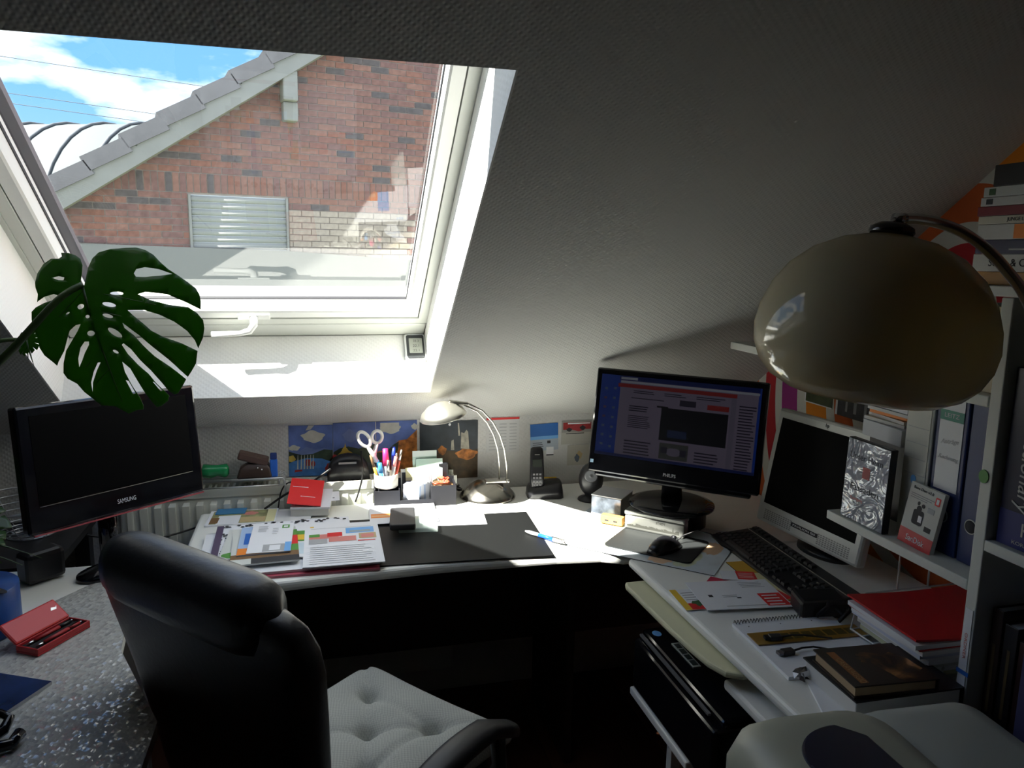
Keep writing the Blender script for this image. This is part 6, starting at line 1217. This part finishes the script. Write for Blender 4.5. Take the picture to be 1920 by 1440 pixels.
# simpler split leaf for the others
def simple(n=7,hs=True):
    out=[(625,385)]; right=[]; 
    for side in (1,-1):
        pts=[]
        for k in range(n):
            a0=R(62-150*k/n); a1=R(62-150*(k+0.80)/n); r=(520+90*math.sin(k*0.7))*(1.0 if k<n-1 else 0.9)
            rr=lambda a: r*(0.72+0.38*math.cos((a+0.9)*0.8))
            for j in range(5):
                a=a0+(a1-a0)*j/4; pts.append((side*rr(a)*math.cos(a), -rr(a)*math.sin(a)))
            am=R(62-150*(k+0.90)/n)
            if k<n-1: pts.append((side*rr(am)*0.62*math.cos(am),-rr(am)*0.62*math.sin(am)))
        right.append(pts)
    full=[(0,-20)]+right[0]+[(0,640)]+list(reversed(right[1]))
    return [(625+x,385+y) for x,y in full]
SO=simple()
def add_leaf(pos,xax,yax,sc_,bend=0.6,fold=0.2): leaf_mesh('leaf',SO,[],LS*sc_,bend,pl,frame(PL(pos),xax,yax),fold)
for pos,xa,ya,s_,st in (
   ((-0.665,1.66,1.42),(0.75,-0.65,0.1),(0.10,0.2,0.95),0.62,[(-0.96,1.72,0.97),(-0.86,1.70,1.2),(-0.76,1.67,1.36),(-0.665,1.66,1.42)]),
   ((-0.580,1.765,1.325),(0.8,-0.55,0.2),(0.1,0.2,0.98),0.26,[(-0.96,1.72,0.97),(-0.80,1.74,1.18),(-0.66,1.76,1.31),(-0.580,1.765,1.325)]),
   ((-0.690,1.585,0.985),(0.35,0.85,0.25),(-0.78,0.35,0.45),0.75,[(-0.96,1.72,0.97),(-0.82,1.66,1.03),(-0.690,1.585,0.985)]),
   ((-0.660,1.545,0.975),(0.45,0.80,0.1),(-0.75,0.50,0.35),0.55,[(-0.96,1.72,0.97),(-0.82,1.62,1.02),(-0.660,1.545,0.975)]),
   ((-0.80,1.83,1.02),(0.9,0.3,-0.1),(-0.1,0.8,0.6),0.70,[(-0.96,1.72,0.97),(-0.87,1.79,1.05),(-0.80,1.83,1.02)]),
   ((-0.98,1.52,1.30),(0.8,-0.6,0),(0.2,0.3,0.9),0.8,[(-0.96,1.72,0.97),(-0.95,1.64,1.2),(-0.98,1.52,1.30)])):
    add_leaf(pos,xa,ya,s_); petiole(st,0.007,0.004)
# ================================================================ office chair
FC=Vector((0.74,0.67,0)).normalized(); CA=math.atan2(FC.y,FC.x)       # the way the seat faces
ch=empty('office_chair',(0.024,1.462,0),CA-PI/2,'black leather office chair pulled up to the desk','chair')   # local +y is forward, +x to its right
LEATH=mat('black_leather',(0.014,0.015,0.019),0.38,bump=0.25,bscale=90)
def sup(cx,cy,rx,ry,n=28,e=0.5):
    out=[]
    for i in range(n):
        a=2*PI*i/n; c,s=math.cos(a),math.sin(a); out.append((cx+rx*math.copysign(abs(c)**e,c),cy+ry*math.copysign(abs(s)**e,s)))
    return out
q=B(); secs=[]
for z,w_,d,y in ((0.47,0.155,0.030,-0.215),(0.50,0.180,0.045,-0.222),(0.58,0.196,0.052,-0.232),(0.68,0.212,0.054,-0.244),(0.78,0.232,0.052,-0.262),(0.88,0.256,0.048,-0.284),(0.93,0.262,0.044,-0.297),(0.965,0.252,0.038,-0.307),(0.985,0.228,0.028,-0.312),(0.992,0.18,0.012,-0.314)):
    secs.append([(x,yy,z) for x,yy in sup(0,y,w_,d)])
q.loft(secs); bk=q.build('backrest',[LEATH],ch)
q=B(); secs=[]
for i in range(15):
    t=-1+2*i/14; x=0.215*t; k=max(0.03,(1-abs(t)**9))**0.5; secs.append([(x,-0.318+yy*k,0.975+zz*k) for yy,zz in sup(0,0,0.052,0.062,24,0.85)])
q.loft(secs); q.build('headrest',[LEATH],ch)
q=B(); secs=[]
for z,k in ((0.40,0.88),(0.415,0.96),(0.44,1.0),(0.465,0.98),(0.478,0.90)): secs.append([(x,y,z) for x,y in sup(0,0.02,0.25*k,0.25*k,32,0.45)])
q.loft(secs); q.build('seat',[LEATH],ch)
for sx in (-1,1):
    q=B(); secs=[]
    for i in range(13):
        t=i/12; y=-0.16+0.34*t; z=0.600+0.020*math.sin(PI*t)-0.06*max(0,t-0.75)**1*2; w_=0.030*(0.75+0.25*math.sin(PI*t)); secs.append([(sx*0.300+xx,y,z+zz) for xx,zz in sup(0,0,w_,0.017,16,0.7)])
    q.loft(secs); q.build('armrest',[mat('arm_black',(0.016,0.016,0.018),0.45)],ch)
    q=B(); q.tube([(sx*0.300,-0.10,0.595),(sx*0.300,-0.12,0.50),(sx*0.285,-0.06,0.43),(sx*0.22,0.0,0.405)],0.016,10); q.tube([(sx*0.300,0.13,0.595),(sx*0.300,0.14,0.51),(sx*0.285,0.06,0.43),(sx*0.22,0.0,0.405)],0.016,10); q.build('arm_support',[BLACK],ch)
q=B(); q.tube([(0,0,0.40),(0,0,0.09)],0.028,16); q.build('gas_column',[BLACK],ch)
for k in range(5):
    a=2*PI*k/5+0.3; q=B(); q.tube([(0,0,0.11),(0.15*math.cos(a),0.15*math.sin(a),0.10),(0.29*math.cos(a),0.29*math.sin(a),0.075)],[0.030,0.024,0.017],10); lg=q.build('leg',[BLACK],ch)
    q=B(); q.T=Matrix.Translation((0.29*math.cos(a),0.29*math.sin(a),0.029))@Matrix.Rotation(a,4,'Z')@Matrix.Rotation(R(90),4,'X'); q.lathe([(0,-0.02),(0.026,-0.02),(0.028,-0.012),(0.028,0.012),(0.026,0.02),(0,0.02)],20); q.build('castor',[BLACK],lg)
# tufted cushion
def cush_mat():
    m=mat('cushion_cloth',(0.52,0.53,0.49),0.9); t=m.node_tree; bs=t.nodes['Principled BSDF']; co=t.nodes.new('ShaderNodeTexCoord'); ck=t.nodes.new('ShaderNodeTexChecker'); ck.inputs['Scale'].default_value=240; ck.inputs[1].default_value=(0.52,0.53,0.48,1); ck.inputs[2].default_value=(0.42,0.43,0.39,1); t.links.new(co.outputs['Object'],ck.inputs['Vector']); t.links.new(ck.outputs[0],bs.inputs['Base Color'])
    return m
cu_=empty('seat_cushion',(0.080,1.468,0.479),CA-PI/2-R(2),'light grey tufted cushion on the office chair seat','cushion')
BT=[(-0.10,-0.10),(0.10,-0.10),(-0.10,0.10),(0.10,0.10),(0,0)]
n=44; P=[];Q=[]
def hgt(x,y):
    ex=1-abs(x/0.215)**6; ey=1-abs(y/0.215)**6; h=0.058*max(0,ex*ey)**0.38
    for bx,by in BT:
        d=math.hypot(x-bx,y-by); h-=0.026*math.exp(-(d/0.018)**2)+0.016*math.exp(-(d/0.055)**2)
    for (ax,ay),(cx,cy) in (((-0.10,-0.10),(0,0)),((0.10,-0.10),(0,0)),((-0.10,0.10),(0,0)),((0.10,0.10),(0,0)),((-0.10,0.10),(-0.21,0.19)),((0.10,0.10),(0.20,0.21)),((0.10,-0.10),(0.21,-0.20)),((-0.10,-0.10),(-0.2,-0.2)),((-0.1,0.1),(0.1,0.1)),((0.1,0.1),(0.1,-0.1))):
        vx,vy=cx-ax,cy-ay; L2=vx*vx+vy*vy; t=max(0,min(1,((x-ax)*vx+(y-ay)*vy)/L2)); d=math.hypot(x-ax-t*vx,y-ay-t*vy); h-=0.012*math.exp(-(d/0.008)**2)*(1-0.5*math.sin(PI*t))
    return max(h,0.0)
for i in range(n+1):
    for j in range(n+1):
        x=-0.215+0.43*i/n; y=-0.215+0.43*j/n; w_=1-0.035*math.cos(PI*x/0.43)*0
        P.append((x*(1-0.05*(1-abs(y/0.215)**2)),y*(1-0.05*(1-abs(x/0.215)**2)),0.012+hgt(x,y)+0.004*math.sin(9*x+4)*math.sin(11*y)))
m_=(n+1)**2
fs=[(i*(n+1)+j,(i+1)*(n+1)+j,(i+1)*(n+1)+j+1,i*(n+1)+j+1) for i in range(n) for j in range(n)]
bd=[i*(n+1) for i in range(n+1)]+[n*(n+1)+j for j in range(1,n+1)]+[i*(n+1)+n for i in range(n-1,-1,-1)]+[j for j in range(n-1,0,-1)]
low=[(P[i][0]*0.985,P[i][1]*0.985,0.001) for i in bd]
fs+= [(bd[(k+1)%len(bd)],bd[k],m_+k,m_+(k+1)%len(bd)) for k in range(len(bd))]+[tuple(m_+k for k in range(len(bd)))]
q=B(); q.add(P+low,fs,0,True); q.build('cover',[cush_mat()],cu_)
for bx,by in BT:
    q=B(); q.lathe([(0,0.004),(0.005,0.003),(0.007,0.0),(0,-0.001)],12); q.build('button',[mat('button_cloth',(0.40,0.41,0.38),0.9)],cu_,(bx,by,0.014+hgt(bx,by)))
